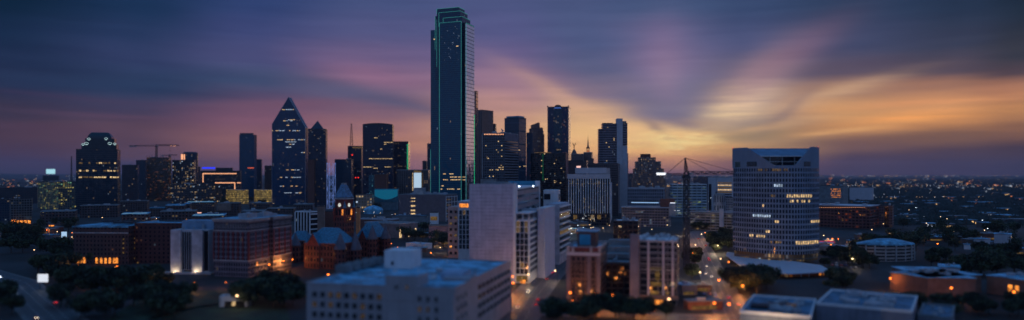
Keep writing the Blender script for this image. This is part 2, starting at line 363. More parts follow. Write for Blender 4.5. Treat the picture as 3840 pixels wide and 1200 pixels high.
def equipment(fr, root, x0, x1, y0, y1, z, n, seed=0, mat='equip', hmax=4):
    q = random.Random(seed); x0, x1 = min(x0, x1), max(x0, x1)
    for i in range(n):
        w, d, h = q.uniform(.06, .2)*(x1-x0), q.uniform(.08, .25)*(y1-y0), q.uniform(.35, 1)*hmax
        cx, cy = q.uniform(x0+w, x1-w), q.uniform(y0+d, y1-d)
        m = M(fr)
        if q.random() < .25: m.cyl(cx, cy, min(w, d)*.6, z, z+h, n=12)
        else:
            m.box(cx-w/2, cx+w/2, cy-d/2, cy+d/2, z, z+h)
            if q.random() < .5: m.cyl(cx, cy, min(w, d)*.3, z+h, z+h+.8, n=10)
        m.build('rooftop_unit', MT[mat], root)
def tower(name, label, cat, xl, xc, xr, yt, D, th=-12, fac=None, d=None, side='R', roof='roof', para=1.2, units=2, z0=0., group=None, ph=None, walltop=None, seed=0, hmax=4):
    """a block whose near corner stands at photo column xc, distance D; returns (root, frame, w, d, h)"""
    h = zt(yt, D); cx, cy = at(xc, D), D; tr = (xr-1920)/F
    if d is not None and side == 'R':   # turn the block until its far corner shows at xr
        lo, hi = -40., 40.
        for _ in range(40):
            th = (lo+hi)/2; X_, Y_ = cx-d*math.sin(R(th)), cy+d*math.cos(R(th))
            if X_/Y_ > tr: lo = th
            else: hi = th
    fr = Fr(cx, cy, th); c, s = fr.c, fr.s
    tl, tr = (xl-1920)/F, (xr-1920)/F
    if side == 'R':
        w = (cx-tl*cy)/(c-tl*s)
        if d is None: d = (cx-tr*cy)/(s+tr*c)
        x0, x1 = -w, 0.
    else:
        w = (tr*cy-cx)/(c-tr*s)
        if d is None: d = (cx-tl*cy)/(s+tl*c)
        x0, x1 = 0., w
    d = max(6., min(abs(d), 130.))
    root = thing(name, label, cat, (cx, cy, 0), group)
    M(fr).box(x0, x1, 0, d, z0, h-para-.05).build('wall', fac, root)
    r = M(fr); t = .6; wt = MT[walltop or 'dark']
    r.box(x0+t, x1-t, t, d-t, h-para, h-para+.1)
    r.build('roof', MT[roof], root)
    pr = M(fr)
    for a in ((x0-.15, x1+.15, -.15, t), (x0-.15, x1+.15, d-t, d+.15), (x0-.15, x0+t, t, d-t), (x1-t, x1+.15, t, d-t)): pr.box(*a, h-para-.04, h)
    pr.build('parapet', wt, root)
    if ph:
        a, e, hh = ph; M(fr).box(x0+a*w, x0+e*w, d*.25, d*.75, h-para+.12, h-para+hh).build('penthouse', wt, root)
    if units: equipment(fr, root, x0+2, x1-2, 2, d-2, h-para+.1, units, seed or int(xl), hmax=hmax)
    root['_'] = 0; del root['_']
    return root, fr, w, d, h
def panel(fr, root, name, mat, x0, y0, x1, y1, y=0., t=.3, proud=.08):
    """flat box on the front face between photo corners (x0,y0)-(x1,y1)"""
    a, za = fr.hit(x0, (y0+y1)/2, y); b_, zb = fr.hit(x1, (y0+y1)/2, y)
    _, z1 = fr.hit((x0+x1)/2, y0, y); _, z0 = fr.hit((x0+x1)/2, y1, y)
    return M(fr).box(a, b_, y-proud-t, y-proud+t*.5, z0, z1).build(name, MT[mat] if isinstance(mat, str) else mat, root)

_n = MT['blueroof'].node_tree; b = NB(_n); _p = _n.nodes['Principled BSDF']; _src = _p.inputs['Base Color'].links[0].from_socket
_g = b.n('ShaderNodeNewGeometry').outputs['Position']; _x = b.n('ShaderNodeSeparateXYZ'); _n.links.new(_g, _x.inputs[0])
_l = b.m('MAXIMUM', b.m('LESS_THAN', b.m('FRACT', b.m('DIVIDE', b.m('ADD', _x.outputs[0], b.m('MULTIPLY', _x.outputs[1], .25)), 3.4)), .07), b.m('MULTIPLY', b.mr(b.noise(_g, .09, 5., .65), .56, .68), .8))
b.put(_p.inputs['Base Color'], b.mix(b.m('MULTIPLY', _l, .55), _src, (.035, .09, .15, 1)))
# ------------------------------------------------------------------ ground
gm = basic('city ground', (.016, .018, .022), .9, vary=.45, scale=.008)
g = M()
N_ = 48
for ring, (r0, r1) in enumerate([(0, 600), (600, 2500), (2500, 9000), (9000, 26000)]):
    for i in range(N_):
        a0, a1 = 2*math.pi*i/N_, 2*math.pi*(i+1)/N_
        p = [(r0*math.cos(a0), r0*math.sin(a0), 0), (r1*math.cos(a0), r1*math.sin(a0), 0), (r1*math.cos(a1), r1*math.sin(a1), 0), (r0*math.cos(a1), r0*math.sin(a1), 0)]
        g.face(p if r0 else p[1:] , 0) if r0 else g.face([(0, 0, 0), p[1], p[2]], 0)
o = g.build('ground', gm); o['kind'] = 'structure'
# low wooded rise along the horizon
hm = basic('far wooded rise', (.030, .036, .045), .9, vary=.3, scale=.002)
g = M(); q = random.Random(3); prev = None
for i in range(121):
    az_ = R(-52+104*i/120); Dh = 21000; hh = 62+26*noise.noise(Vector((i*.22, 1.3, 0)))+14*noise.noise(Vector((i*.8, 4, 0)))+max(0, 40*(1-abs(i-18)/30))
    x, y = Dh*math.sin(az_), Dh*math.cos(az_); cur_ = [(x*.8, y*.8, -5), (x*.95, y*.95, hh*.7), (x, y, hh), (x*1.15, y*1.15, -5)]
    if prev:
        for k in range(3): g.face([prev[k], cur_[k], cur_[k+1], prev[k+1]])
    prev = cur_
o = g.build('hills', hm); o['kind'] = 'structure'

def ribbon(name, pts, w, mat, z=.02, kerb=True):
    """a street along photo points on the ground, (px, py) -> world"""
    P = [Vector((at(x, dist(y)), dist(y), 0)) if y > 0 else Vector((x, -y, 0)) for x, y in pts]
    m = M(); k = M(); ln = M(); L = []; Rr = []
    for i, p in enumerate(P):
        d = (P[min(i+1, len(P)-1)]-P[max(i-1, 0)]).normalized(); n = Vector((-d.y, d.x, 0)); L.append(p+n*w/2); Rr.append(p-n*w/2)
    for i in range(len(P)-1):
        up = Vector((0, 0, z))
        m.face([Rr[i]+up, Rr[i+1]+up, L[i+1]+up, L[i]+up])
        for A in (L, Rr):
            sg = (A[i]-P[i]).normalized(); sg2 = (A[i+1]-P[i+1]).normalized()
            a, b_ = A[i], A[i+1]; c_, d_ = b_+sg2*3, a+sg*3; hz = Vector((0, 0, .14))
            if A is L: a, b_, c_, d_ = b_, a, d_, c_
            k.face([a+hz, b_+hz, c_+hz, d_+hz]); k.face([a, b_, b_+hz, a+hz])
        n = int((P[i+1]-P[i]).length/9)
        for j in range(n):
            p0 = P[i].lerp(P[i+1], j/n); p1 = P[i].lerp(P[i+1], (j+.4)/n); sd_ = (L[i]-P[i]).normalized()
            for off in (-.25*w, 0, .25*w):
                c0, c1 = p0+sd_*off, p1+sd_*off; u = Vector((0, 0, z+.004))
                ln.face([c0-sd_*.12+u, c1-sd_*.12+u, c1+sd_*.12+u, c0+sd_*.12+u])
    o = m.build(name, mat); o['kind'] = 'structure'
    if kerb: o = k.build('pavement', MT['kerb']); o['kind'] = 'structure'
    if ln.f and kerb: o = ln.build('lane_markings', MT['white']); o['kind'] = 'structure'
    return P
asph = basic('worn asphalt', (.05, .048, .055), .6, vary=.2, scale=.2)
ROAD = ribbon('road', [(2800, 1290), (2735, 1150), (2690, 1060), (2660, 1000), (2640, 950), (2618, 905), (2600, 880), (2640, 862)], 16, asph)
ROAD2 = ribbon('road', [(2640, 862.5), (2760, 853)], 14, asph, .012)
ROADL = ribbon('road', [(-420, 1010), (-100, 1010), (60, 1060), (200, 1190), (330, 1330)], 22, asph, .016)
ROADM = ribbon('road', [(1900, 1260), (1985, 1110), (2045, 1040), (2105, 985), (2180, 935), (2260, 900)], 20, asph, .024)
cross = ribbon('road', [(at(1700, 420), -430), (at(2760, 430), -395)], 16, asph, .008)
path = ribbon('path', [(560, 1195), (700, 1160), (820, 1140), (900, 1130)], 4, basic('brick path', (.22, .08, .06), .8), .03, kerb=False)
lw = basic('mown lawn', (.012, .028, .013), .9, vary=.35, scale=.1)
lawn = M(); D1, D2 = dist(1250), dist(1090)
lawn.face([(at(330, D1), D1, .03), (at(1100, D1), D1, .03), (at(1060, D2), D2, .03), (at(560, D2), D2, .03)]); o = lawn.build('lawn', lw); o['kind'] = 'structure'

# ------------------------------------------------------------------ far downtown, left to right
G = (0.008, .034, .075)      # dark blue curtain-wall glass
W = (.018, .032, .055)       # dark mullions
def T(*a, **k): return tower(*a, **k)
# far left offices
r, fr, w, d, h = T('office_building', 'low wide office block with lit yellow-green grid wall, left of the domed tower', 'building', 143, 218, 285, 681, 1650, -32, facade((.16, .15, .10), G, 5, 4, .75, .7, 2.4, .6, a=(230, 210, 110), bb=(150, 210, 160)), units=3)
f0 = M(fr); n = 14
for i in range(n+1): f0.box(-w+w*i/n-.35, -w+w*i/n+.35, -.5, -.05, 2, h-1)
f0.build('vertical_fins', basic('yellow lit fins', (.42, .38, .2), .6), r)  # yellow light on the fins is put into their base colour
r, fr, w, d, h = T('rooftop_billboard', 'small bright cyan-white lit billboard on dark roof at far left', 'billboard', 160, 220, 222, 658, 3300, 0, facade((.04, .045, .05), G, 4, 4, .6, .5, .08), d=30, units=0)
panel(fr, r, 'lit_panel', emit('pale cyan screen', (170, 225, 240), .95), 173, 634, 207, 652, 0)
for px in (176, 190, 204):
    a, _ = fr.hit(px, 655, 2); M(fr).bar((a, 1.5, h-1), (a, 1.5, h+16), .7).build('billboard_post', MT['dark'], r)
m = M(Fr(at(268, 2000), 2000, 0)).lattice((0, 0, 0), (0, 0, zt(585, 2000)), 5, 1.2, 6, .5)
tag(m.build('radio_mast', MT['dark']), 'thin dark lattice mast just left of the domed tower', 'mast')
T('office_building', 'low dark glass office at left edge of the photo', 'building', -60, 35, 38, 745, 1250, -5, facade(W, G, 3.5, 4, .7, .6, .16, .8), d=30)
r, fr, w, d, h = T('office_building', 'low glass office with amber lit ground floor near left edge', 'building', 40, 120, 122, 743, 1120, -5, facade((.12, .13, .14), (.02, .025, .03), 3.4, 3.8, .8, .75, .22, .35, a=(200, 190, 170)), d=30)
for i in range(5): panel(fr, r, 'lit_window', 'amber', 44+i*15, 826, 55+i*15, 838)
T('office_building', 'long dark low building behind the grid-wall office on far left', 'building', -80, 140, 142, 702, 2000, -2, facade((.03, .03, .035), G, 5, 5, .6, .4, .12, 1.), d=40)
# domed tower
r, fr, w, d, h = T('domed_tower', 'dark glass tower with a stepped domed crown lit by white arches', 'tower', 285, 440, 452, 560, 1500, -4, facade((.012, .025, .04), (.004, .022, .045), 3, 4.2, .86, .7, .10, .8, run=.12), d=44, units=0)
cxm = -w/2
m = M(fr)
for (a, e, y0, y1) in ((304, 436, 540, 562), (318, 428, 520, 541)):
    x0_, z0_ = fr.hit(a, y1, 4); x1_, z1_ = fr.hit(e, y0, 4)
    p0 = [(x0_+3, 4, 0), (x1_-3, 4, 0), (x1_, 7, 0), (x1_, d-7, 0), (x1_-3, d-4, 0), (x0_+3, d-4, 0), (x0_, d-7, 0), (x0_, 7, 0)]
    m.loft([(p[0], p[1], h-1 if y1 > 555 else z0_) for p in p0], [(p[0], p[1], z1_) for p in p0])
m.build('crown_tier', facade((.01, .02, .03), (.006, .03, .045), 3, 3, .85, .8, .03, .6), r)
m = M(fr); xa, zb = fr.hit(327, 520, 8); xb, ztp = fr.hit(419, 497, 8)
cx_, hw = (xa+xb)/2, (xb-xa)/2
prof = [(1., 0), (.97, .35), (.86, .68), (.72, .93), (.64, 1.)]
for (s0, t0), (s1, t1) in zip(prof, prof[1:]):
    A = [(cx_+sx*hw*s0, d/2+sy*(d/2-8)*s0, zb+(ztp-zb)*t0) for sx, sy in ((-1, -1), (1, -1), (1, 1), (-1, 1))]
    B = [(cx_+sx*hw*s1, d/2+sy*(d/2-8)*s1, zb+(ztp-zb)*t1) for sx, sy in ((-1, -1), (1, -1), (1, 1), (-1, 1))]
    m.loft(A, B)
m.build('dome', facade((.012, .03, .045), (.008, .04, .06), 3, 3, .85, .85, .02, .5), r)
archm = emit('white arch light', (190, 225, 230), .9)
for (px, py, rr) in ((324, 540, 3.6), (333, 523, 3), (412, 540, 3.6), (398, 522, 3), (430, 541, 2.6), (311, 543, 2.6)):
    a, z = fr.hit(px, py, 3); m = M(fr)
    for i in range(8):
        t0, t1 = math.pi*i/8, math.pi*(i+1)/8
        m.bar((a+rr*math.cos(t0), 3, z+rr*math.sin(t0)), (a+rr*math.cos(t1), 3, z+rr*math.sin(t1)), .7)
    m.box(a-rr*.6, a+rr*.6, 2.9, 3.2, z-1.6, z-.2)
    m.build('lit_arch', archm, r)
for py, pa_, pb_ in ((612, 296, 435), (641, 296, 445), (665, 296, 445)):
    q = random.Random(py); x = pa_
    while x < pb_:
        l = q.uniform(4, 16)
        if q.random() < .72: panel(fr, r, 'lit_window', 'warm' if q.random() < .7 else 'dimwarm', x, py-2.4-q.random()*2, min(x+l, pb_), py+2.2)
        x += l+q.uniform(1, 6)
T('office_building', 'dark block with one warm lit corner between the domed tower and the unfinished tower', 'building', 457, 516, 521, 618, 2100, -3, facade((.03, .032, .045), (.02, .02, .03), 4, 5, .6, .6, .07, 1.1), d=40)
T('tower_block', 'plain dark tower slab left of the unfinished concrete tower', 'tower', 510, 545, 560, 600, 2300, -8, facade(W, G, 4, 4, .6, .5, .05))
r, fr, w, d, h = T('unfinished_tower', 'concrete tower under construction with open lit floors beneath the left crane', 'tower', 550, 632, 643, 590, 2200, -5, facade((.07, .05, .045), (.05, .03, .02), 4, 4.3, .85, .7, .7, .2, a=AMBER, bb=WARM), d=42)
m = M(fr)
for i in range(9):
    x = -w+w*i/8; m.bar((x, .5, h-1), (x, .5, h+5+(i % 3)*2), .6)
m.build('rebar_columns', MT['dark'], r)
def hammerhead(label, px, D, ytop, yjib, xa, xb, apex, mw=3.2, t=.4, banner=None, ybase=0, rot=0, tie=None):
    X = at(px, D); root = thing('tower_crane', label, 'crane', (X, D, 0)); fr = Fr(X, D, rot)
    zj = zt(yjib, D); za = zt(apex, D)
    M(fr).lattice((0, 0, ybase), (0, 0, zj-3), mw, mw, mw*1.1, t).build('mast', MT['dark'], root)
    M(fr).box(-mw*.8, mw*.8, -mw*.8, mw*.8, zj-3, zj-1.2).cyl(0, 0, mw*.7, zj-1.2, zj, n=10).build('slewing_ring', MT['dark'], root)
    xl_, _ = fr.hit(xa, yjib); xr_, _ = fr.hit(xb, yjib)
    M(fr).lattice((mw*.6, 0, zj+.3), (xr_, 0, zj+.3), mw*.9, mw*.8, mw*1.1, t*.9, tri=True).build('jib', MT['dark'], root)
    M(fr).lattice((-mw*.6, 0, zj+.2), (xl_, 0, zj+.2), mw*.5, mw*.45, mw*1.2, t*.7).build('counter_jib', MT['dark'], root)
    M(fr).box(xl_, xl_*.86, -1.2, 1.2, zj-3.4, zj+.8).box(xl_*.84, xl_*.74, -1.2, 1.2, zj-3, zj+.8).build('counterweight', MT['concrete'], root)
    M(fr).lattice((0, 0, zj), (-mw*.3, 0, za), mw*.8, .5, mw*.9, t*.7).build('apex_frame', MT['dark'], root)
    M(fr).box(mw*.5, mw*1.35, -mw*.9, -mw*.25, zj-.6, zj+1.8).build('operator_cab', MT['equip'], root)
    c_ = M(fr)
    for f_ in (.45, .93): c_.bar((-mw*.3, 0, za), (xr_*f_, 0, zj+mw*.9), t*.45)
    c_.bar((-mw*.3, 0, za), (xl_*.92, 0, zj+1), t*.6)
    c_.build('tie_cables', MT['dark'], root)
    M(fr).bar((xr_*.6, 0, zj), (xr_*.6, 0, zj-14), t*.3).box(xr_*.6-.6, xr_*.6+.6, -.4, .4, zj-16, zj-14).build('hook', MT['dark'], root)
    return root, fr, zj
rc, fc, zj = hammerhead('small distant tower crane above the unfinished tower, left of the photo', 587, 2210, 540, 547, 486, 672, 541, 4.5, .8, ybase=h-2)
for px in (640, 650, 655): panel(fc, rc, 'jib_lamp', 'warmline', px, 545, px+3, 548)
rc, fc, zj = hammerhead('second distant crane with jib just right of the unfinished tower', 637, 2420, 580, 583, 605, 664, 578, 3.4, .7)
r, fr, w, d, h = T('office_building', 'block with columns of small warm windows joined to the round-topped tower', 'building', 646, 727, 735, 600, 2250, -4, facade((.03, .032, .04), (.02, .022, .03), 5.2, 5.4, .45, .5, 2.2, 1.1, run=.9), d=34)
r = thing('round_tower', 'slim round-topped dark tower with two lit white strips', 'tower', (at(714, 2300), 2300, 0)); fr = Fr(at(714, 2300), 2300)
rr = 27/F*2300; m = M(fr)
m.cyl(0, 0, rr, 0, zt(574, 2300), n=28).cyl(0, 0, rr*.92, zt(574, 2300), zt(570, 2300), rr*.8, n=28); m.build('wall', facade(W, G, 4, 4, .8, .6, .04), r)
for px in (693, 703): M(fr).box((px-714)/F*2300-1.4, (px-714)/F*2300+1.4, -rr*.98, -rr*.6, zt(602, 2300), zt(579, 2300)).build('light_strip', MT['warmline'], r)
T('office_building', 'dark slab tucked against right of the round-topped tower', 'building', 727, 750, 752, 625, 2350, -4, facade((.05, .055, .065), G, 3, 4, .6, .5, .05), d=30)
T('parking_garage', 'open grid parking garage below the round-topped tower', 'garage', 640, 795, 832, 690, 1950, -25, facade((.055, .05, .055), (.012, .014, .02), 5.5, 5, .62, .55, .5, 1.0), units=2)
r, fr, w, d, h = T('office_building', 'long block outlined by warm light strips, with a blue-lit roof', 'building', 752, 900, 906, 640, 2150, -4, facade((.025, .03, .04), (.012, .018, .03), 3, 3.6, .6, .55, .16, .9), d=45, units=0)
panel(fr, r, 'blue_roof_light', 'bluelight', 758, 627, 807, 633, 6); panel(fr, r, 'penthouse', 'dark', 810, 629, 873, 642, 8, t=8)
for a in ((760, 649.5, 887, 652.5), (760, 652.5, 762.8, 684), (806, 684, 882, 687), (879, 687, 882, 713), (889, 684, 903, 687)): panel(fr, r, 'light_strip', 'warmline', *a, proud=.3)
for x0_, x1_, lb in ((848, 932, 'left of two yellow lit parking garages at the foot of the tall glass tower'), (953, 1021, 'right of two yellow lit parking garages, beside the pointed glass tower')):
    T('parking_garage', lb, 'garage', x0_, x1_-20, x1_, 711, 1960, -38, facade((.16, .12, .06), (.3, .2, .08), 3.2, 5, .9, .62, 18., .75, a=(255, 214, 120), bb=(255, 206, 110)), units=0, walltop='concrete')
r, fr, w, d, h = T('glass_tower', 'tall slim blue glass tower standing alone left of the pointed tower', 'tower', 897, 953, 963, 505, 2300, -6, facade((.008, .03, .055), (.006, .07, .15), 3, 4, .84, .8, .03, .8), walltop='dark', units=1)
panel(fr, r, 'crown_screen', facade(W, (.01, .05, .09), 3, 3, .7, .8, 0), 901, 499, 950, 507, 3, t=2)
panel(fr, r, 'red_light_strip', emit('red strip', (255, 110, 70), 1.), 929, 628.5, 952, 631)
T('office_building', 'narrow dark slab directly right of the slim blue glass tower', 'building', 963, 981, 984, 597, 2450, -4, facade((.03, .04, .06), G, 3, 4, .7, .6, .04), d=26)
T('office_building', 'dark brown block touching left of the pointed tower', 'building', 992, 1022, 1026, 621, 2400, -4, facade((.06, .03, .03), (.02, .014, .018), 3, 4, .6, .5, .04), d=30)
# pointed prism tower
D = 1900; r = thing('pointed_tower', 'tall blue glass tower whose wall rises to a sharp point', 'tower', (at(1145, D), D, 0)); fr = Fr(at(1145, D), D, -3)
P = [fr.hit(*q_) for q_ in ((1020, 760), (1145, 760), (1145, 478), (1082, 364), (1020, 465))]; P[0] = (P[0][0], 0); P[1] = (P[1][0], 0)
dd = 20; m = M(fr); A = [(x, 0, z) for x, z in P]; B = [(x, dd, z) for x, z in P]
m.face(A)
m.face([A[1], B[1], B[2], A[2]]); m.face(list(reversed(B))); m.face([B[0], A[0], A[4], B[4]])
ptw = facade((.006, .03, .07), (.004, .055, .14), 3.4, 4.1, .9, .8, .07, .7, bb=(190, 225, 255), run=.09)
m.build('glass_wall', ptw, r)
M(fr).face([A[2], B[2], B[3], A[3]]).face([A[3], B[3], B[4], A[4]]).build('sloping_roof', basic('sloping roof glass', (.01, .06, .11), .15, spec=.7), r)
e = M(fr)
for i, j in ((1, 2), (2, 3), (3, 4), (4, 0)): e.bar((P[i][0], -.3, P[i][1]), (P[j][0], -.3, P[j][1]), .55)
e.bar((P[2][0], dd, P[2][1]), (P[3][0], dd, P[3][1]), .6); e.bar(A[2], B[2], .6); e.bar(A[3], B[3], .6)
e.build('edge_trim', basic('pale edge trim', (.3, .36, .45), .4), r)
_row = random.Random(5)
for py, pa_, pb_, pr_ in ((449, 1058, 1110, .6), (453, 1050, 1108, .5), (411, 1058, 1108, .9), (490, 1020, 1140, .6), (524, 1040, 1144, .75), (532, 1070, 1112, .7), (541, 1073, 1108, .7), (552, 1073, 1104, .5), (637, 1055, 1130, .4), (665, 1050, 1130, .5), (698, 1025, 1140, .35), (723, 1025, 1140, .5), (470, 1074, 1088, .9), (572, 1120, 1145, .8), (612, 1105, 1140, .5)):
    x = pa_
    while x < pb_-4:
        l = _row.uniform(3, 11)
        if _row.random() < pr_: panel(fr, r, 'lit_window', 'warm' if _row.random() < .5 else 'cool', x, py-1.1, min(x+l, pb_), py+1.1)
        x += l+_row.uniform(.5, 3)
# pyramid-topped tower
r, fr, w, d, h = T('pyramid_topped_tower', 'dark tower with small pyramid roof right of the pointed tower', 'tower', 1155, 1222, 1228, 483, 1800, -4, facade((.018, .026, .05), (.005, .02, .05), 2.9, 4, .62, .6, .16, .9, run=1.), d=44, units=0)
a, z0_ = fr.hit(1164, 484, 6); b_, _ = fr.hit(1213, 484, 6); _, z1_ = fr.hit(1188, 452, d/2)
M(fr).loft([(a, 5, h-1), (b_, 5, h-1), (b_, d-5, h-1), (a, d-5, h-1)], [((a+b_)/2, d/2, z1_)]*4, top=False, along=False).build('pyramid_roof', basic('dark copper roof', (.02, .03, .05), .4), r)
T('office_building', 'plain brown windowless slab at the foot of the pyramid-topped tower', 'building', 1154, 1178, 1184, 597, 1780, -5, MT['brick'], d=20, units=0)
m = M(Fr(at(1242, 1700), 1700, -8))
m.lattice((0, 0, 0), (0, 0, zt(610, 1700)), 15, 15, 15, .55, 0)
tag(m.build('lattice_tower', emit('self glowing blue white steel', (130, 165, 255), .55)), 'open steel lattice tower glowing blue-white', 'tower')  # blue light on the steel is put in as its own glow
r, fr, w, d, h = T('office_building', 'wide low dark blue block right of the glowing lattice tower', 'building', 1255, 1318, 1326, 597, 1950, -5, facade((.012, .04, .07), (.008, .05, .10), 3, 4, .8, .6, .06, .9), d=40)
r, fr, w, d, h = T('office_building', 'stepped dark block carrying a tall lattice aerial', 'building', 1304, 1356, 1362, 547, 2050, -5, facade((.02, .026, .045), (.01, .02, .04), 3, 4, .7, .6, .08, .9), d=40, units=0)
x_, z_ = fr.hit(1318, 547, 8); _, z2_ = fr.hit(1318, 463, 8)
M(fr).lattice((x_, 8, h-1), (x_, 8, z2_), 8, 2.4, 6, .7).build('aerial', basic('rust painted steel', (.16, .07, .05), .6), r)
panel(fr, r, 'lit_sign_band', 'dimwarm', 1322, 551, 1358, 556)
for px, py in ((1321, 581), (1308, 666), (1334, 666), (1344, 666)): panel(fr, r, 'red_beacon', 'red', px-1.6, py-1.6, px+1.6, py+1.6, proud=1)
# dark slab with bowed top
r, fr, w, d, h = T('office_tower', 'broad near-black office slab left of the green-outlined skyscraper', 'tower', 1360, 1472, 1477, 466, 1850, -3, facade((.012, .02, .045), (.004, .018, .05), 3.1, 4.1, .88, .62, .07, .9, run=.08), d=40, units=2)
m = M(fr); K = 10
for i in range(K):
    x0_, x1_ = -w+w*i/K, -w+w*(i+1)/K; z0_ = h+3.2*math.sin(math.pi*i/K); z1_ = h+3.2*math.sin(math.pi*(i+1)/K)
    m.face([(x0_, -.2, h-1), (x1_, -.2, h-1), (x1_, -.2, z1_), (x0_, -.2, z0_)]); m.face([(x0_, -.2, z0_), (x1_, -.2, z1_), (x1_, d, z1_), (x0_, d, z0_)]); m.face([(x1_, d, h-1), (x0_, d, h-1), (x0_, d, z0_), (x1_, d, z1_)])
m.build('bowed_roof', MT['dark'], r)
for py, pa_, pb_, pr_ in ((517, 1404, 1416, 1), (534, 1440, 1474, .9), (541, 1440, 1450, 1), (595, 1384, 1474, .95), (626, 1362, 1400, .9), (626, 1435, 1474, .9), (631, 1400, 1416, .8), (559, 1420, 1434, .5)):
    x = pa_
    while x < pb_-2:
        l = _row.uniform(3, 12)
        if _row.random() < pr_: panel(fr, r, 'lit_window', 'warm', x, py-.9, min(x+l, pb_), py+1)
        x += l+_row.uniform(.3, 1.4)
r, fr, w, d, h = T('office_tower', 'dark tower with a green glowing corner beside the broad black slab', 'tower', 1470, 1531, 1538, 530, 1980, -4, facade((.045, .028, .04), (.02, .016, .03), 3.2, 4.2, .8, .55, .12, .8, run=.15), d=40, units=1)
for i in range(19): panel(fr, r, 'green_window', 'neong', 1526, 541+i*5, 1531, 543.4+i*5)
T('office_building', 'blue dotted-window slab in front of the broad black tower', 'building', 1383, 1404, 1407, 655, 1680, -4, facade((.03, .10, .14), (.02, .10, .14), 3.1, 4.3, .5, .5, 1.2, .35, a=(120, 220, 240), bb=(160, 230, 240), run=1.), d=20)
T('office_building', 'plain brown box in front of the broad black tower', 'building', 1405, 1448, 1456, 652, 1660, -4, MT['brick'], d=26, units=2)
r, fr, w, d, h = T('apartment_building', 'low columned block wrapped around a big white screen', 'building', 1488, 1606, 1616, 636, 1700, -4, facade((.10, .085, .09), (.02, .02, .025), 5.4, 4.2, .5, .7, .10, .8), d=34, units=0, walltop='trim')
panel(fr, r, 'lit_screen', emit('pale screen', (178, 205, 228), .95), 1552, 648, 1580, 716)
panel(fr, r, 'screen_header', 'dimwarm', 1552, 640, 1580, 647)
for i in range(13):
    panel(fr, r, 'lit_window', 'warm', 1546, 649+i*5.2, 1549.5, 651.6+i*5.2); panel(fr, r, 'lit_window', 'dimwarm', 1583, 649+i*5.2, 1586.5, 651.6+i*5.2)
T('office_building', 'tiny dark rooftop block seen between the screen building and the skyscraper', 'building', 1584, 1600, 1602, 603, 2500, -4, MT['dark'], d=24, units=1)
T('glass_tower', 'thin black tower sliver at left edge of the green-outlined skyscraper', 'tower', 1602, 1617, 1620, 538, 2100, -4, facade(W, G, 3, 4, .7, .6, .05), d=26)
# ------------------------------------------------------------------ the green-outlined skyscraper
D = 1400; cx, cy = at(1747, D), D; fr = Fr(cx, cy, -21)
r = thing('skyscraper', 'tallest skyscraper, dark blue glass outlined with green neon tubes', 'skyscraper', (cx, cy, 0))
fb = facade((.004, .10, .14), (.0, .075, .145), 2.9, 4.05, .96, .84, .012, 1.2, run=.2)
fm = facade((.03, .03, .04), (.92, .88, .92), 4.6, 7.2, .84, .86, .0, 1., metal=.9, run=.2)
def hx(px, py, y=0.): return fr.hit(px, py, y)
xA, _ = hx(1648, 300, 0); xB, _ = hx(1730, 300, 0); zM = hx(1690, 83, 0)[1]
dS = fr.hits(1779, 300, 0)[0]                     # depth of the mirrored right side
nd = 7.                                           # the corner notch
def blk(name, mats, x0, x1, y0, y1, z0, z1):
    return M(fr).box(x0, x1, y0, y1, z0, z1).build(name, mats, r)
zR = fr.hits(1762, 93, 0)[1]
blk('front_wall', fb, xA, xB, 0, dS, 0, zM)
blk('notch_wall', facade(W, (.002, .008, .02), 3, 4.05, .9, .8, .02, 1.), xB, -1.2, nd, dS-.5, 0, zM-2)
# mirrored side wall with grid
m = M(fr); m.face([(0, 1.2, 0), (0, dS, 0), (0, dS, zR), (0, 1.2, zR)]); m.face([(-1.2, 1.2, 0), (0, 1.2, 0), (0, 1.2, zR), (-1.2, 1.2, zR)]); m.face([(-1.2, 1.2, zR), (0, 1.2, zR), (0, dS, zR), (-1.2, dS, zR)])
m.face([(0, dS, 0), (-1.2, dS, 0), (-1.2, dS, zR), (0, dS, zR)])
m.build('mirror_wall', fm, r)
xL, _ = hx(1615, 300, 12); zL = hx(1632, 112, 12)[1]
blk('left_wing', fb, xL, xA, 12, dS-2, 0, zL)
# three stacked setback tiers above
tiers = [(1662, 1733, 68, 1.5, 'upper_tier'), (1646, 1726, 48, 4, 'middle_tier'), (1638, 1720, 34, 8, 'top_tier')]
m_g = facade((.01, .07, .10), (.004, .045, .11), 3, 4, .92, .8, .01, 1.)
tz = []
for a, b_, y, off, nm in tiers:
    x0_, z1_ = hx(a, y, off); x1_, _ = hx(b_, y, off)
    blk(nm, m_g, x0_, x1_, off, dS-off*.6, zM-26 if nm != 'upper_tier' else zM-1, z1_); tz.append((x0_, x1_, off, z1_))
blk('left_shoulder', m_g, hx(1632, 60, 10)[0], hx(1646, 60, 10)[0], 10, dS-6, zM-110, hx(1638, 60, 10)[1])
# neon tubes
def tube(*pts, w=.6, mat='neon'):
    m = M(fr)
    for a, b_ in zip(pts, pts[1:]): m.bar(a, b_, w)
    m.build('neon_tube', MT[mat], r)
e = -.45
tube((xA, e, 2), (xA, e, zM), (xB, e, zM), (xB, e, 2), w=.55); tube((0, .9, 2), (.3, .9, zR), (.3, dS, zR), w=.55)
tube((.3, dS, 2), (.3, dS, fr.hits(1778, 430, 0)[1]), w=.4, mat='neong'); tube((xL, 11.6, 2), (xL, 11.6, fr.hit(1615, 560, 12)[1]), w=.5)
for (x0_, x1_, off, z1_), dn in zip(tz, (12, 28, 10)):
    tube((x0_, off-.3, z1_-dn), (x0_, off-.3, z1_), (x1_, off-.3, z1_), (x1_+.3, dS-off*.6, z1_), w=.5)
tube((hx(1632, 60, 10)[0], 9.7, zM-50), (hx(1632, 60, 10)[0], 9.7, hx(1632, 60, 10)[1]), w=.45)
tube((hx(1638, 60, 10)[0], 9.7, zM-85), (hx(1638, 60, 10)[0], 9.7, zM+10), w=.45)
q = random.Random(11)
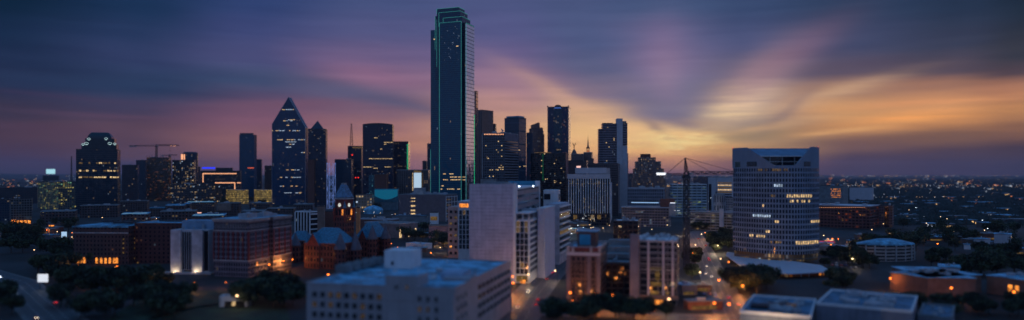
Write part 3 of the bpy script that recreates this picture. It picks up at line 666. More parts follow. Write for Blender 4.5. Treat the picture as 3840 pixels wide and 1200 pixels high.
for py, pa_, pb_, pr_ in ((664, 1688, 1728, .95), (674, 1662, 1728, .95), (674, 1735, 1745, .9), (664, 1735, 1745, .8), (652, 1662, 1720, .3), (709, 1652, 1728, .45), (697, 1656, 1668, .9), (350, 1654, 1700, .0), (173, 1711, 1719, 1), (147, 1626, 1631, 1)):
    x = pa_; yy = 12 if pa_ < 1648 else (nd if pa_ >= 1735 else 0)
    while x < pb_-1:
        l = q.uniform(1.5, 8)
        if q.random() < pr_: panel(fr, r, 'lit_window', 'warm', x, py-1.5, min(x+l, pb_), py+1.5, y=yy)
        x += l+q.uniform(.4, 1.6)
for i in range(22):
    px, py = q.uniform(1655, 1724), q.uniform(95, 240); panel(fr, r, 'lit_window', 'cool', px, py, px+1.2, py+1.1)

# towers to its right
r, fr, w, d, h = T('office_tower', 'narrow tower peeking out behind right edge of the green-outlined skyscraper', 'tower', 1770, 1786, 1793, 340, 1560, -24, facade((.08, .05, .06), (.7, .6, .62), 3, 8, .8, .85, 0, 1, metal=.9), d=16, units=0)
r, fr, w, d, h = T('office_tower', 'dark tower with pale vertical stripes right of the green-outlined skyscraper', 'tower', 1780, 1808, 1850, 411, 1750, -36, facade((.19, .12, .12), (.008, .01, .015), 5., 400, .55, 1., 0, 1.), units=0)
r2, f2, *_ = T('office_building', 'small stepped roof block right of the vertical-striped tower', 'building', 1846, 1857, 1862, 464, 1790, -20, facade(W, G, 3, 4, .6, .5, .02), d=20, units=1)
r, fr, w, d, h = T('office_building', 'square grid-window office with a row of yellow lights under its roofline', 'building', 1808, 1893, 1943, 497, 1350, -25, facade((.075, .085, .11), (.004, .006, .012), 3.9, 5.0, .62, .66, .03, 1.0, run=.2), units=4, walltop='concrete', hmax=7)
m = M(fr)
side_d = d
m.box(.05, .25, 0, d, 0, h-14)
m.build('side_bands', facade((.12, .12, .15), (.01, .012, .018), 200, 5.0, 1., .5, 0), r)
M(fr).box(.03, .35, 0, d, h-14, h-1).build('side_parapet', basic('mauve grey panels', (.16, .13, .16), .7), r)
M(fr).box(-w-.5, -w+.9, -.6, 1, 0, h-2).build('corner_pier', MT['trim'], r)
for i in range(13): panel(fr, r, 'roofline_lamp', 'warmline', 1816+i*5.8, 502, 1819+i*5.8, 505.5, proud=.2)
for px, py in ((1822, 546), (1831, 594), (1869, 530), (1862, 562), (1882, 546), (1882, 563), (1882, 586), (1880, 620), (1886, 627), (1886, 635), (1878, 635), (1868, 637), (1872, 628), (1878, 628), (1866, 637), (1846, 637), (1838, 637), (1850, 661), (1836, 661), (1861, 636)): panel(fr, r, 'lit_window', 'warm', px-1.7, py-1.4, px+1.7, py+1.6)
m = M(fr); a, z_ = fr.hit(1886, 480, 10)
m.bar((a-2, 10, h-1), (a-2, 10, h+2), .5); m.face([(a-2, 10, h+2), (a+2, 10, h+4), (a-4, 10, h+9)]); m.face([(a-2, 10.4, h+2), (a-4, 10.4, h+9), (a+2, 10.4, h+4)]); m.build('satellite_dish', MT['equip'], r)
T('office_building', 'low dark rooftop box at foot of the grid-window office, above the white slab', 'building', 1802, 1858, 1862, 668, 1100, -20, MT['roof'], d=14, units=2)
r, fr, w, d, h = T('glass_tower', 'dark blue tower with chamfered top and pale crown band', 'tower', 1892, 1946, 1973, 440, 1650, -33, facade((.012, .045, .08), (.006, .035, .08), 3.2, 30, .8, .9, .0, .8), units=0)
M(fr).prism([(-w+3, 3), (-3, 3), (-3, d-3), (-w+3, d-3)], h-.5, h+4, 0).build('chamfered_cap', MT['teal'], r)
M(fr).box(-w-.3, .3, -.3, d+.3, h-13, h-11.6).build('crown_band', basic('blue crown band', (.05, .09, .16), .4), r)
for px, py in ((1942, 563), (1948, 563), (1966, 623), (1971, 623), (1949, 625)): panel(fr, r, 'lit_window', 'warm', px-2.5, py-1, px+2.5, py+1)
# stepped brick tower
fac = facade((.20, .10, .09), (.02, .015, .02), 2.8, 4.2, .5, .5, .25, .7, run=.6)
r, fr, w, d, h = T('stepped_tower', 'stepped red brown tower with sloped peak in the middle of the skyline', 'tower', 1990, 2018, 2027, 482, 1850, -28, fac, d=26, units=0)
x0_, z1_ = fr.hit(1990, 470, 0); x1_, _ = fr.hit(2018, 470, 0); zt_ = fr.hit(2018, 459, 0)[1]
M(fr).face([(x0_, 0, h-1), (x1_, 0, h-1), (x1_, 0, zt_), (x0_, 0, z1_)]).face([(x1_, 0, h-1), (x1_, 18, h-1), (x1_, 18, zt_), (x1_, 0, zt_)]).face([(x0_, 0, z1_), (x1_, 0, zt_), (x1_, 18, zt_), (x0_, 18, z1_)]).face([(x1_, 18, h-1), (x0_, 18, h-1), (x0_, 18, z1_), (x1_, 18, zt_)]).face([(x0_, 18, h-1), (x0_, 0, h-1), (x0_, 0, z1_), (x0_, 18, z1_)]).build('sloped_peak', fac, r)
for k, (px, py) in enumerate(((2031, 478), (2034, 490), (2038, 502))):
    a, z = fr.hit(px, py, 8+k*3); M(fr).box(x1_-.5, a, 5+k*3, 24, 0, z-k*.3).build('setback', fac, r)
for k, (px, py) in enumerate(((1984, 482), (1979, 497))):
    a, z = fr.hit(px, py, 4+k*4); M(fr).box(a, -w+.5, 4+k*4, 22, 0, z).build('setback', fac, r)
T('office_building', 'dim blue slab at left foot of the stepped red brown tower', 'building', 1974, 1994, 1998, 497, 1780, -20, facade((.03, .04, .07), (.02, .03, .06), 2.8, 4, .5, .5, .12, .6, a=(255, 170, 150)), d=16, units=0)
# tower with arched pediment
r, fr, w, d, h = T('glass_tower', 'dark tall tower with small arched pediment and pink glowing right edge', 'tower', 2053, 2131, 2140, 399, 1900, -10, facade((.035, .04, .085), (.012, .03, .08), 3, 4.1, .7, .6, .16, .75, a=(255, 180, 130), run=.12), units=0)
panel(fr, r, 'glass_bay', facade((.012, .03, .05), (.006, .05, .085), 2.8, 4, .9, .8, .3, .9, run=.15), 2077, 408, 2107, 740, y=0, t=.5, proud=.8)
m = M(fr); a, _ = fr.hit(2092, 398, 0); A = []
K = 10; rr = 9
for i in range(K):
    t0, t1 = math.pi*i/K, math.pi*(i+1)/K
    p0, p1 = (a+rr*math.cos(t0), h+.1+rr*.55*math.sin(t0)), (a+rr*math.cos(t1), h+.1+rr*.55*math.sin(t1))
    m.face([(p0[0], -.3, p0[1]), (p0[0], 5, p0[1]), (p1[0], 5, p1[1]), (p1[0], -.3, p1[1])]); m.face([(a, -.3, h), (p0[0], -.3, p0[1]), (p1[0], -.3, p1[1])])
m.build('arched_pediment', MT['dark'], r)
panel(fr, r, 'blue_light', emit('soft blue light', (70, 110, 190), .8), 2079, 403, 2104, 406.5, proud=1.5)
M(fr).box(-.6, .9, -.7, .9, 0, h-3).build('corner_pier', basic('pier with painted pink glow', (.42, .22, .2), .5), r)  # bright right edge: pink glow put into the pier's base colour
for px in (2053, 2131):
    a, _ = fr.hit(px, 400, 1); M(fr).prism([(a-1, .4), (a+2, .4), (a+2, 3), (a-1, 3)], h-.5, h+2.5, 0).build('corner_finial', MT['dark'], r)
q = random.Random(2)
for py in (470, 480, 505, 516, 524, 531, 555, 563, 574):
    x = 2080
    while x < 2104:
        l = q.uniform(1.5, 6)
        if q.random() < (.8 if py > 500 and py < 535 else .3): panel(fr, r, 'lit_window', 'warm', x, py-1, x+l, py+1, y=-.8)
        x += l+1
r, fr, w, d, h = T('office_building', 'black glass block with yellow lit roof edge and a thin green line', 'building', 1990, 2122, 2131, 573, 1450, -14, facade((.010, .011, .016), (.004, .005, .009), 3, 4, .9, .7, .05, .8), units=1)
panel(fr, r, 'roof_edge_light', 'dimwarm', 2004, 571, 2067, 573.5, proud=.5)
for i in range(22): panel(fr, r, 'green_window', emit('dim green light', (40, 170, 110), .3), 2035, 577+i*4.6, 2037, 580+i*4.6)
for px, py in ((2079, 613), (2105, 631), (2031, 623), (2030, 647), (2052, 671), (2080, 678), (2080, 684), (2042, 577), (2102, 686), (2046, 672), (2031, 602)): panel(fr, r, 'lit_window', 'warm', px-2, py-1.3, px+2, py+1.3)
# domed building with winged figure, and its spired neighbour
ma = basic('brown grey limestone', (.14, .09, .09), .8, streaks=.4)
fl = facade((.15, .10, .10), (.04, .03, .04), 2.6, 4.2, .4, .5, .12, .4)
D = 1800; r, fr, w, d, h = T('domed_building', 'old building with a small dome carrying a winged figure', 'building', 2141, 2186, 2190, 576, D, -6, fl, d=40, units=0, walltop='trim')
a, _ = fr.hit(2153, 570, 12); zb = h-.4; u_ = D/F
M(fr).lathe(a, 12, [(9*u_+.6, zb), (9*u_+.6, zb+2.5), (9*u_, zb+4), (8*u_, zb+8*u_), (5.5*u_, zb+13*u_), (2.5*u_, zb+17*u_), (1.2*u_, zb+20*u_), (1*u_, zb+24*u_)], 16).build('dome', ma, r)
s_ = thing('winged_statue', 'winged figure with raised wings standing on the little dome', 'statue', fr.w((a, 12, zb+24*u_)))
z0_ = zb+24*u_; m = M(fr); m.lathe(a, 12, [(1.3, z0_), (.9, z0_+3.2), (1.0, z0_+5), (.5, z0_+6), (.7, z0_+6.8), (.1, z0_+7.6)], 8)
m.build('figure', basic('bronze', (.16, .06, .04), .5, metal=.3), s_)
for sg in (-1, 1):
    m = M(fr); pts = [(a+sg*.5, 12, z0_+3.5), (a+sg*3.2, 12, z0_+7), (a+sg*4.6, 12, z0_+12.5), (a+sg*2.4, 12, z0_+11), (a+sg*1.1, 12, z0_+6)]
    if sg < 0: pts = pts[::-1]
    m.face(pts); m.face([(p[0], 12.7, p[2]) for p in pts[::-1]])
    for i in range(5): p_, q_ = pts[i], pts[(i+1) % 5]; m.face([p_, (p_[0], 12.7, p_[2]), (q_[0], 12.7, q_[2]), q_])
    m.build('wing', basic('bronze wing', (.2, .07, .05), .5, metal=.3), s_)
r, fr, w, d, h = T('spired_building', 'old block with a lantern and needle spire right of the winged dome', 'building', 2188, 2219, 2223, 570, 1830, -6, fl, d=30, units=0, walltop='trim')
a, _ = fr.hit(2205, 560, 12); u_ = 1830/F
m = M(fr)
for k in range(6): t_ = math.pi*k/3; m.bar((a+5.5*u_*math.cos(t_), 12+5.5*u_*math.sin(t_), h-.5), (a+5.5*u_*math.cos(t_), 12+5.5*u_*math.sin(t_), h+15*u_), .8)
m.cyl(a, 12, 7.2*u_, h+14*u_, h+17*u_, n=12).cyl(a, 12, 6.8*u_, h+17*u_, h+21*u_, 3.4*u_, n=12); m.build('lantern', basic('red brown lantern', (.2, .06, .04), .6), r)
M(fr).cyl(a, 12, 3.4*u_, h+21*u_, h+46*u_, 1.2*u_, n=8).cyl(a, 12, 1.0*u_, h+46*u_, h+66*u_, .15, n=6).build('spire', basic('green copper', (.05, .09, .09), .5), r)
M(fr).box(.05, 3.8, 3, 26, 0, h-16).build('side_wing', fl, r)
M(fr).lathe(a, 12, [(1.2, h+1), (1.2, h+3.6), (.2, h+4)], 8).build('lantern_light', emit('lantern glow', (255, 120, 50), .7), r)
T('office_building', 'wide low maroon block under the winged dome', 'building', 2130, 2200, 2204, 600, 1690, -6, facade((.09, .06, .07), (.03, .02, .03), 2.6, 4.2, .4, .5, .06, .5), d=30, units=1)
# concrete slab tower with smooth shaft
fs_ = facade((.15, .12, .15), (.012, .014, .025), 3.4, 5., .88, .52, .05, .9)
D = 1500; fr = Fr(at(2313, D), D, -3); r = thing('concrete_tower', 'tall banded tower with smooth pale shaft, right of the needle spire', 'tower', (at(2313, D), D, 0))
def pb(name, mats, xa, xb, yt_, y0, y1, zb=0.):
    a, z = fr.hit(xa, yt_, y0); b_, _ = fr.hit(xb, yt_, y0)
    return M(fr).box(a, b_, y0, y1, zb, z).build(name, mats, r), a, b_, z
pb('left_bay', fs_, 2245, 2259, 483, 2, 30); pb('wall', fs_, 2259, 2299, 461, 0, 32); pb('wall', fs_, 2299.3, 2313, 463, 1.4, 31)
pb('shaft', MT['lavender'], 2313.4, 2335, 444, -1.5, 26); pb('right_bay', fs_, 2335.3, 2353, 461, -.4, 24, zt(545, D)); pb('plain_base', MT['lavender'], 2335.3, 2353, 546, -.2, 24)
pb('roof_box', MT['roof'], 2336, 2349, 454, 4, 16, zt(462, D)+.2); pb('edge_pier', basic('pink grey pier', (.3, .2, .22), .7), 2353.2, 2356, 575, 1, 20)
for px, py in ((2279, 478), (2303, 519), (2303, 525), (2274, 535), (2275, 603), (2284, 551)): panel(fr, r, 'lit_window', 'warm', px-2, py-1.2, px+2, py+1.2)
T('office_building', 'dark blocky building at the foot of the smooth-shaft tower', 'building', 2205, 2318, 2333, 612, 1380, -10, facade((.07, .055, .065), (.012, .012, .018), 4, 4.5, .7, .5, .10, .7), units=2)
# vertical-finned low block
r, fr, w, d, h = T('finned_office', 'low office with white vertical fins and pale roof band', 'building', 2130, 2287, 2308, 668, 1130, -9, facade((.02, .02, .026), (.008, .010, .018), 2.6, 4.4, .8, .7, .16, .8), units=0)
panel(fr, r, 'roof_band', 'lavender', 2128, 653, 2288, 670, y=0, t=1.2, proud=1)
M(fr).box(-w+2, -2, 1.8, d-2, h-1, h+6).build('roof_slab', MT['concrete'], r)
panel(fr, r, 'penthouse', 'lavender', 2157, 629, 2274, 651, y=8, t=14, proud=-12); panel(fr, r, 'penthouse', 'concrete', 2274.5, 630, 2287, 655, y=7, t=14, proud=-13)
for i in range(18):
    px = 2132+i*9.05; panel(fr, r, 'vertical_fin', 'white', px, 668, px+2.8, 800, t=.8, proud=.9)
for px in range(2132, 2290, 9):
    if rnd.random() < .5: panel(fr, r, 'lit_window', 'dimwarm', px+3.2, 687, px+8.4, 690)
panel(fr, r, 'roof_sign', emit('pink white sign', (255, 200, 190), 1.), 2162, 622, 2178, 629, y=8, proud=1)
M(fr).box(.05, .9, 2, d, 4, h-8).build('side_wall', MT['lavender'], r)
for px in (2150, 2215, 2240): panel(fr, r, 'lit_entrance', 'dimwarm', px, 806, px+14, 822, t=.5, proud=.5)
# ziggurat hotel
fz = facade((.19, .12, .11), (.03, .02, .02), 3.2, 4.6, .4, .45, .9, .5, a=(255, 200, 130), run=.5)
D = 1750; fr = Fr(at(2470, D), D, -4); r = thing('stepped_hotel', 'brown ziggurat-shaped building with many small lit windows', 'building', (at(2470, D), D, 0))
for a_, b_, y_, o_ in ((2405, 2440, 577, 8), (2396, 2459, 590, 6), (2385, 2479, 605, 4), (2378, 2490, 632, 2), (2374, 2496, 668, 0)): pb('tier', fz if y_ > 580 else MT['brick'], a_, b_, y_, o_, 40-o_)
for x_, y_ in ((2405, 597), (2412, 597), (2440, 597), (2452, 597)): panel(fr, r, 'lit_window', 'warm', x_, y_, x_+2, y_+2, y=6)
# right-hand tower crane
rc, fc, zj = hammerhead('large tower crane with latticed jib and lit white banner, left of the concrete tower', 2574, 600, 0, 655, 2494, 2760, 592, 3.5, .6, rot=12)
xa_, za_ = fc.hit(2461, 648); xb_, zb_ = fc.hit(2496, 656)
M(fc).box(xa_, xb_, -.8, -.4, zb_, za_).build('lit_banner', emit('white banner light', (240, 246, 255), 1.5), rc)
M(fc).lattice((xa_, 0, zb_+.6), (xb_, 0, zb_+.6), 1, 1, 1.5, .2).build('counter_jib', MT['dark'], rc)
for px in (2600, 2640, 2700):
    a, z = fc.hit(px, 652); M(fc).cyl(a, 0, .2, zj+1.6, zj+2.2, n=6).build('jib_lamp', MT['warmline'], rc)
# blocks behind the crane
r, fr, w, d, h = T('office_building', 'white office with rows of green-yellow lit bands right of the crane mast', 'building', 2522, 2650, 2664, 690, 1350, -5, facade((.30, .36, .42), (.02, .04, .05), 9, 5.2, .86, .42, .5, .55, a=(200, 225, 130), bb=(190, 240, 190), run=.5), units=3, walltop='white')
r, fr, w, d, h = T('office_building', 'grey office with yellow lit window rows just left of the concrete tower', 'building', 2655, 2745, 2800, 664, 1420, -5, MT['lavender'], units=3, walltop='concrete', d=40)
for k in range(8): panel(fr, r, 'lit_window_band' if k < 5 else 'window_band', 'warm' if k in (1, 3) else ('dimwarm' if k < 5 else 'glass'), 2692, 684+k*8.6, 2744, 688+k*8.6)
panel(fr, r, 'glass_strip', 'black', 2658, 690, 2668, 790)
X = at(2698, 1240); r = thing('round_office', 'low round concrete office drum in front of the grey office', 'building', (X, 1240, 0)); fr = Fr(X, 1240)
M(fr).cyl(0, 0, 22/F*1240, 0, zt(733, 1240), n=28).build('wall', facade((.26, .24, .27), (.02, .025, .03), 4, 30, .35, .8, .0), r)
M(fr).cyl(0, 0, 19/F*1240, zt(733, 1240), zt(731, 1240)+1.5, n=28).build('roof', MT['roof'], r)
T('office_building', 'tall slim grey slab left of the round office drum', 'building', 2722, 2748, 2752, 740, 1200, -3, facade((.22, .22, .26), (.03, .03, .04), 3, 4, .5, .6, .2, .6), d=20, units=1)
r, fr, w, d, h = T('parking_garage', 'long open-deck parking garage right of the crane mast', 'garage', 2586, 2745, 2800, 797, 1010, -4, facade((.20, .18, .18), (.05, .045, .04), 8, 4, .9, .5, .9, .26, a=(255, 214, 150), bb=(240, 235, 210)), d=34, units=0, walltop='concrete')
panel(fr, r, 'stair_tower', 'lavender', 2702, 782, 2716, 850, t=2, proud=2)
T('office_building', 'old grey building with roof sheds left of the crane mast', 'building', 2352, 2488, 2494, 705, 1300, -4, facade((.16, .17, .22), (.02, .025, .04), 4, 6, .5, .6, .05, .5), d=40, units=5, walltop='lavender', hmax=6)
r, fr, w, d, h = T('hotel', 'long low striped building with rows of little white lights left of the crane', 'building', 2330, 2508, 2516, 777, 1090, -6, facade((.20, .15, .17), (.02, .02, .03), 4.2, 4.2, .6, .55, .3, 1., a=(255, 235, 200), run=.8), d=36, units=0, walltop='lavender')
for k in range(5): panel(fr, r, 'floor_band', 'tan', 2330, 780+k*10, 2508, 782.5+k*10, proud=.6)
for a_, b_ in ((2368, 2470), (2482, 2506)): panel(fr, r, 'roof_light_strip', emit('cold white roof strip', (150, 190, 235), .8), a_, 758, b_, 761.5, y=20, t=2)  # bright pieces of roof, their brightness put in as emission
panel(fr, r, 'roof_house', 'brick', 2478, 745, 2530, 776, y=14, t=8); panel(fr, r, 'lit_arch', 'whitelit', 2513, 760, 2532, 762, y=5); panel(fr, r, 'stair_tower', 'concrete', 2510, 763, 2534, 810, y=4, t=3)
# small far towers peeking over
for k, (a_, b_, y_, lb) in enumerate(((2356, 2376, 650, 'low far block right of the smooth-shaft tower'), (2600, 2660, 662, 'far low block seen under the crane jib'))):
    T('office_building', lb, 'building', a_, b_, b_+3, y_, 2900, -3, facade((.08, .06, .07), G, 4, 4, .5, .5, .2, .9), d=40)
# ------------------------------------------------------------------ right concrete tower with a curved prow
D0 = 640
def gp(px, D): return (at(px, D), D)
def plan():
    A, B, C = Vector(gp(2749, 668)), Vector(gp(2945, 630)), Vector(gp(3072, 645))
    pts = []
    K = 18
    for i in range(K+1):
        t = i/K; pts.append((1-t)**2*A+2*t*(1-t)*(2*B-.5*A-.5*C)+t*t*C)
    return [(p.x, p.y) for p in pts]
pl = plan(); back = [(pl[-1][0]+6, pl[-1][1]+26), (pl[-1][0]-8, pl[-1][1]+44), (pl[0][0]+18, pl[0][1]+38), (pl[0][0]+8, pl[0][1]+22)]
poly = pl+back
r = thing('concrete_tower', 'big pale concrete office tower with curved banded front and notched crown, right of centre', 'tower', (pl[9][0], pl[9][1], 0))
fr0 = Fr(pl[9][0], pl[9][1]); loc = lambda p: (p[0]-fr0.cx, p[1]-fr0.cy)
zc = zt(630, D0); ztop = zt(551, D0); zb0 = 10
fw = facade((.16, .21, .29), (.006, .014, .03), 2.6, 4.55, .60, .66, .0, .9)
polyL = [loc(p) for p in poly]
M(fr0).prism(polyL, zb0, zc, 0, top=False).build('banded_wall', fw, r)
cm = basic('pale precast concrete', (.165, .215, .295), .75, vary=.05, streaks=.4)
# crown: height follows a notch between two shoulders
def pxof(p): return 1920+F*p[0]/p[1]
def crest(px):
    yy = 551 if px < 2800 else (551+(px-2800)*.66 if px < 2904 else (620 if px < 2984 else (620-(px-2984)*1.2 if px < 3041 else 551)))
    return yy
m = M(fr0)
fine = []
for i in range(len(pl)-1):
    for k in range(4): t = k/4; fine.append((pl[i][0]+(pl[i+1][0]-pl[i][0])*t, pl[i][1]+(pl[i+1][1]-pl[i][1])*t))
fine.append(pl[-1])
for p, q_ in zip(fine, fine[1:]):
    a, b_ = loc(p), loc(q_); za, zb = zt(crest(pxof(p)), p[1]*.5+D0*.5) if crest(pxof(p)) > 551 else ztop, zt(crest(pxof(q_)), q_[1]*.5+D0*.5) if crest(pxof(q_)) > 551 else ztop
    m.face([(a[0], a[1], zc), (b_[0], b_[1], zc), (b_[0], b_[1], zb), (a[0], a[1], za)])
    a2, b2 = (a[0], a[1]+2.2), (b_[0], b_[1]+2.2)
    m.face([(a[0], a[1], za), (b_[0], b_[1], zb), (b2[0], b2[1], zb), (a2[0], a2[1], za)]); m.face([(b2[0], b2[1], zc), (a2[0], a2[1], zc), (a2[0], a2[1], za), (b2[0], b2[1], zb)])
bl = [loc(pl[-1])]+[loc(p) for p in back]+[loc(pl[0])]
for a, b_ in zip(bl, bl[1:]): m.face([(a[0], a[1], zc), (b_[0], b_[1], zc), (b_[0], b_[1], ztop), (a[0], a[1], ztop)])
m.build('crown_wall', cm, r)
M(fr0).face([(p[0], p[1], zc+.5) for p in polyL]).build('roof', MT['roof'], r)
# recessed glazing, sloping panel above it
ya = loc(pl[9])[1]+24
def xa(px, D=D0+16): return at(px, D)-fr0.cx
zg1, zg0 = zt(583, D0), zt(627, D0)
M(fr0).box(xa(2815), xa(3030), ya, ya+.5, zg0, zg1).build('recessed_glazing', MT['black'], r)
for i in range(5):
    x = xa(2838+i*46); M(fr0).box(x-.3, x+.3, ya-.4, ya-.02, zg0, zg1).build('mullion', MT['trim'], r)
M(fr0).box(xa(2815), xa(3030), ya-.45, ya-.05, (zg0+zg1)/2-.3, (zg0+zg1)/2+.3).build('mullion', MT['trim'], r)
M(fr0).face([(xa(2806), ya-1.5, zg1), (xa(3036), ya-1.5, zg1), (xa(3064, D0+38), ya+24, ztop-.3), (xa(2762, D0+38), ya+24, ztop-.3)]).build('sloping_roof', basic('pale sloping roof', (.09, .16, .26), .5), r)
M(fr0).box(xa(2806), xa(3036), ya-1.7, ya-.4, zg1-.7, zg1+.1).build('eave', MT['white'], r)
M(fr0).box(xa(2758, D0+40), xa(3066, D0+40), ya+24, ya+25.5, zc+1, ztop+.15).build('back_wall', cm, r)
def curve_at(px):
    for p, q_ in zip(fine, fine[1:]):
        if pxof(p) <= px <= pxof(q_): return p, q_
    return fine[-2], fine[-1]
def curved_panel(name, mat, x0, x1, y0, y1, proud=.06, t=.2):
    p, q_ = curve_at((x0+x1)/2); d = Vector((q_[0]-p[0], q_[1]-p[1])).normalized(); f_ = Fr(p[0], p[1], math.degrees(math.atan2(d.y, d.x)))
    a, _ = f_.hit(x0, y0); b_, z1 = f_.hit(x1, y0); _, z0 = f_.hit(x1, y1)
    return M(f_).box(a, b_, -proud, t, z0, z1).build(name, MT[mat] if isinstance(mat, str) else mat, r)
for a, b_ in ((2755, 2775), (2801, 2838), (3016, 3040)):
    if a > 2780: curved_panel('window', 'glass', a, b_, 606, 624)
curved_panel('window', basic('greenish glass', (.05, .08, .08), .2), 2757, 2776, 607, 627); panel(fr0, r, 'lit_window', 'cool', 0, 0, 0, 0) if False else None
# lit windows, each its own pane on the curve; rows follow the storeys
zrow = lambda k: zb0+4.55*math.floor((zc-zb0)/4.55) - 0
def rowz(py, px):
    p, _ = curve_at(px); z = zt(py, p[1]); k = math.floor(z/4.55); return (k+.5)*4.55
q = random.Random(21)
def litrow(py, x0, x1, mat='warm', pr=.85, hh=2.2):
    x = x0
    while x < x1:
        p, q_ = curve_at(x); z = rowz(py, x); y_ = lambda zz: 655-(zz-H)*F/p[1]
        if q.random() < pr: curved_panel('lit_window', mat, x+1, x+6.4, y_(z+hh/2), y_(z-hh/2))
        x += 8.7
litrow(690, 2902, 2930, 'cool', .95, 2.6); litrow(738, 2950, 3040, 'warm', .9, 2.6); litrow(737, 2892, 2906, 'dimwarm'); litrow(762, 2858, 2892, 'warm', .7); litrow(762, 2952, 3040, 'warm', .45)
litrow(808, 2822, 2886, 'cool', .9); litrow(832, 2905, 2920, 'warm'); litrow(832, 2986, 2996, 'warm'); litrow(832, 3040, 3068, 'warm', .9); litrow(640, 2843, 2950, 'dimwarm', .5); litrow(877, 2810, 2886, 'warm', .75)
litrow(905, 2888, 2930, 'dimwarm', .6); litrow(908, 2975, 3066, 'warm', .9, 3); litrow(732, 2783, 2800, 'dimwarm'); litrow(640, 2760, 2800, 'dimwarm', .3)
# base storeys and canopy plinth
pb_ = [(x*.97, y*.97+1) for x, y in polyL]
M(fr0).prism(pb_, 4, zb0+.3, 0, top=False).build('glazed_base', facade((.10, .08, .07), (.2, .12, .05), 3, 6.2, .85, .8, 1.6, .5, run=.3), r)
def gl(px, py, z=4.6): Dq = dist(py, z); return (at(px, Dq)-fr0.cx, Dq-fr0.cy)
can = [gl(2722, 957), gl(2800, 1012), gl(2960, 1026), gl(3122, 1018), gl(3060, 940), gl(2790, 925)]
can = can[:4]+[(can[3][0]+8, can[3][1]+40), (can[0][0]+10, can[0][1]+30)]
M(fr0).prism(can, 3.8, 4.6, 0).build('canopy_roof', MT['lavender'], r)
M(fr0).prism([(x*.86, y*.9+4) for x, y in can], 0, 3.8, 0, top=False).build('lobby', facade((.2, .1, .05), (.5, .22, .06), 4, 4, .8, .85, 3, .7, a=AMBER, bb=WARM), r)
for px in (3040, 3010, 2960, 2900):
    x, y = gl(px, 1022, 3.8); M(fr0).cyl(x, y+3, .35, 0, 3.8, n=8).build('column', MT['white'], r)
for px in (2752, 3070):
    p, _ = curve_at(px); l_ = loc(p); M(fr0).cyl(l_[0], l_[1]+1, .12, ztop-.1, ztop+.7, n=6).build('red_beacon', MT['red'], r)

# ------------------------------------------------------------------ white slab complex
def window_grid(fr, root, x0, x1, z0, z1, nx, nz, ww, wh, frame='white', lit=(), y=0., litmat='dimwarm', face='F', depth=.22, name='window', pane='glass'):
    """framed windows as separate parts with their panes; shares the mesh of the first"""
    base = None
    for i in range(nx):
        for k in range(nz):
            cx, cz = x0+(x1-x0)*(i+.5)/nx, z0+(z1-z0)*(k+.5)/nz
            f2 = Fr(*fr.w((cx, y, 0))[:2], fr.th) if face == 'F' else Fr(*fr.w((y, cx, 0))[:2], fr.th+90)
            m = M(f2); t = .14
            for b_ in ((-ww/2-t, -ww/2, -depth, .05, cz-wh/2-t, cz+wh/2+t), (ww/2, ww/2+t, -depth, .05, cz-wh/2-t, cz+wh/2+t), (-ww/2, ww/2, -depth, .05, cz+wh/2, cz+wh/2+t), (-ww/2, ww/2, -depth-.1, .05, cz-wh/2-t, cz-wh/2), (-.04, .04, -depth*.6, .05, cz-wh/2, cz+wh/2)): m.box(*b_)
            o = m.build(name, MT[frame], root)
            M(f2).box(-ww/2, ww/2, -.06, .02, cz-wh/2, cz+wh/2).build('pane', MT[litmat if (i, nz-1-k) in lit else pane], o)
slabm = basic('pale brick slab wall', (.46, .42, .50), .8, vary=.10, scale=.12, streaks=.5)
nt_ = slabm.node_tree; b = NB(nt_); pr = nt_.nodes['Principled BSDF']
uv_ = b.n('ShaderNodeUVMap'); uv_.uv_map = 'UVMap'; sxy = b.n('ShaderNodeSeparateXYZ'); nt_.links.new(uv_.outputs[0], sxy.inputs[0])
gu = b.m('LESS_THAN', b.m('FRACT', b.m('DIVIDE', sxy.outputs[0], 3.2)), .12); gv = b.m('LESS_THAN', b.m('FRACT', b.m('DIVIDE', sxy.outputs[1], 2.6)), .16)
gg = b.m('MULTIPLY', b.m('MAXIMUM', b.m('MULTIPLY', gu, .6), gv), b.mr(b.noise(b.xyz(b.m('MULTIPLY', sxy.outputs[0], .12), b.m('MULTIPLY', sxy.outputs[1], .5)), 1., 4.), .35, .65, .1, 1.))
src = pr.inputs['Base Color'].links[0].from_socket
b.put(pr.inputs['Base Color'], b.mix(b.m('MULTIPLY', gg, .8), src, (.20, .19, .25, 1)))
D = 531; fr = Fr(at(1932, D), D, -9); th_ = -9
r = thing('slab_building', 'tall white windowless slab with stepped wings behind it, centre foreground', 'building', (fr.cx, fr.cy, 0))
xs, zs = fr.hit(1760, 690, 0)
M(fr).box(xs, -1.6, 0, 9, 0, zs).build('slab_wall', slabm, r)
M(fr).box(-1.55, .3, -.3, 9.3, 0, zs+.4).build('edge_pier', MT['white'], r)
dk = fr.hits(2034, 702, -.4)[0]; dk = min(dk, 150)
uw = facade((.26, .22, .25), (.05, .045, .055), 400, 5.5, 1., .42, .0)
M(fr).box(xs+4, -.4, 9.1, dk, 0, zs-4.2).build('upper_wing', uw, r)
M(fr).box(xs+3, .1, 9.1, dk, zs-4.15, zs-3).build('upper_roof_edge', MT['white'], r)
M(fr).box(xs+8, xs+24, 14, 40, zs-3, zs+1.5).build('roof_house', MT['roof'], r)
M(fr).box(-4, 0.2, dk+.1, dk+5, 0, zs+1.2).build('end_pier', MT['white'], r)
M(fr).box(-30, -4.1, dk+.3, dk+3, zs-3, zs+1).build('roof_screen', MT['teal'], r)
for px, py in ((1947, 699), (2000, 698)):
    a, z = fr.hit(px, py, 30); M(fr).lathe(a, 30, [(.3, z-.4), (.45, z), (.3, z+.4), (.05, z+.5)], 8).build('roof_lamp', MT['coollamp'], r); M(fr).cyl(a, 30, .12, zs-3, z-.7, n=6).build('lamp_post', MT['dark'], r)
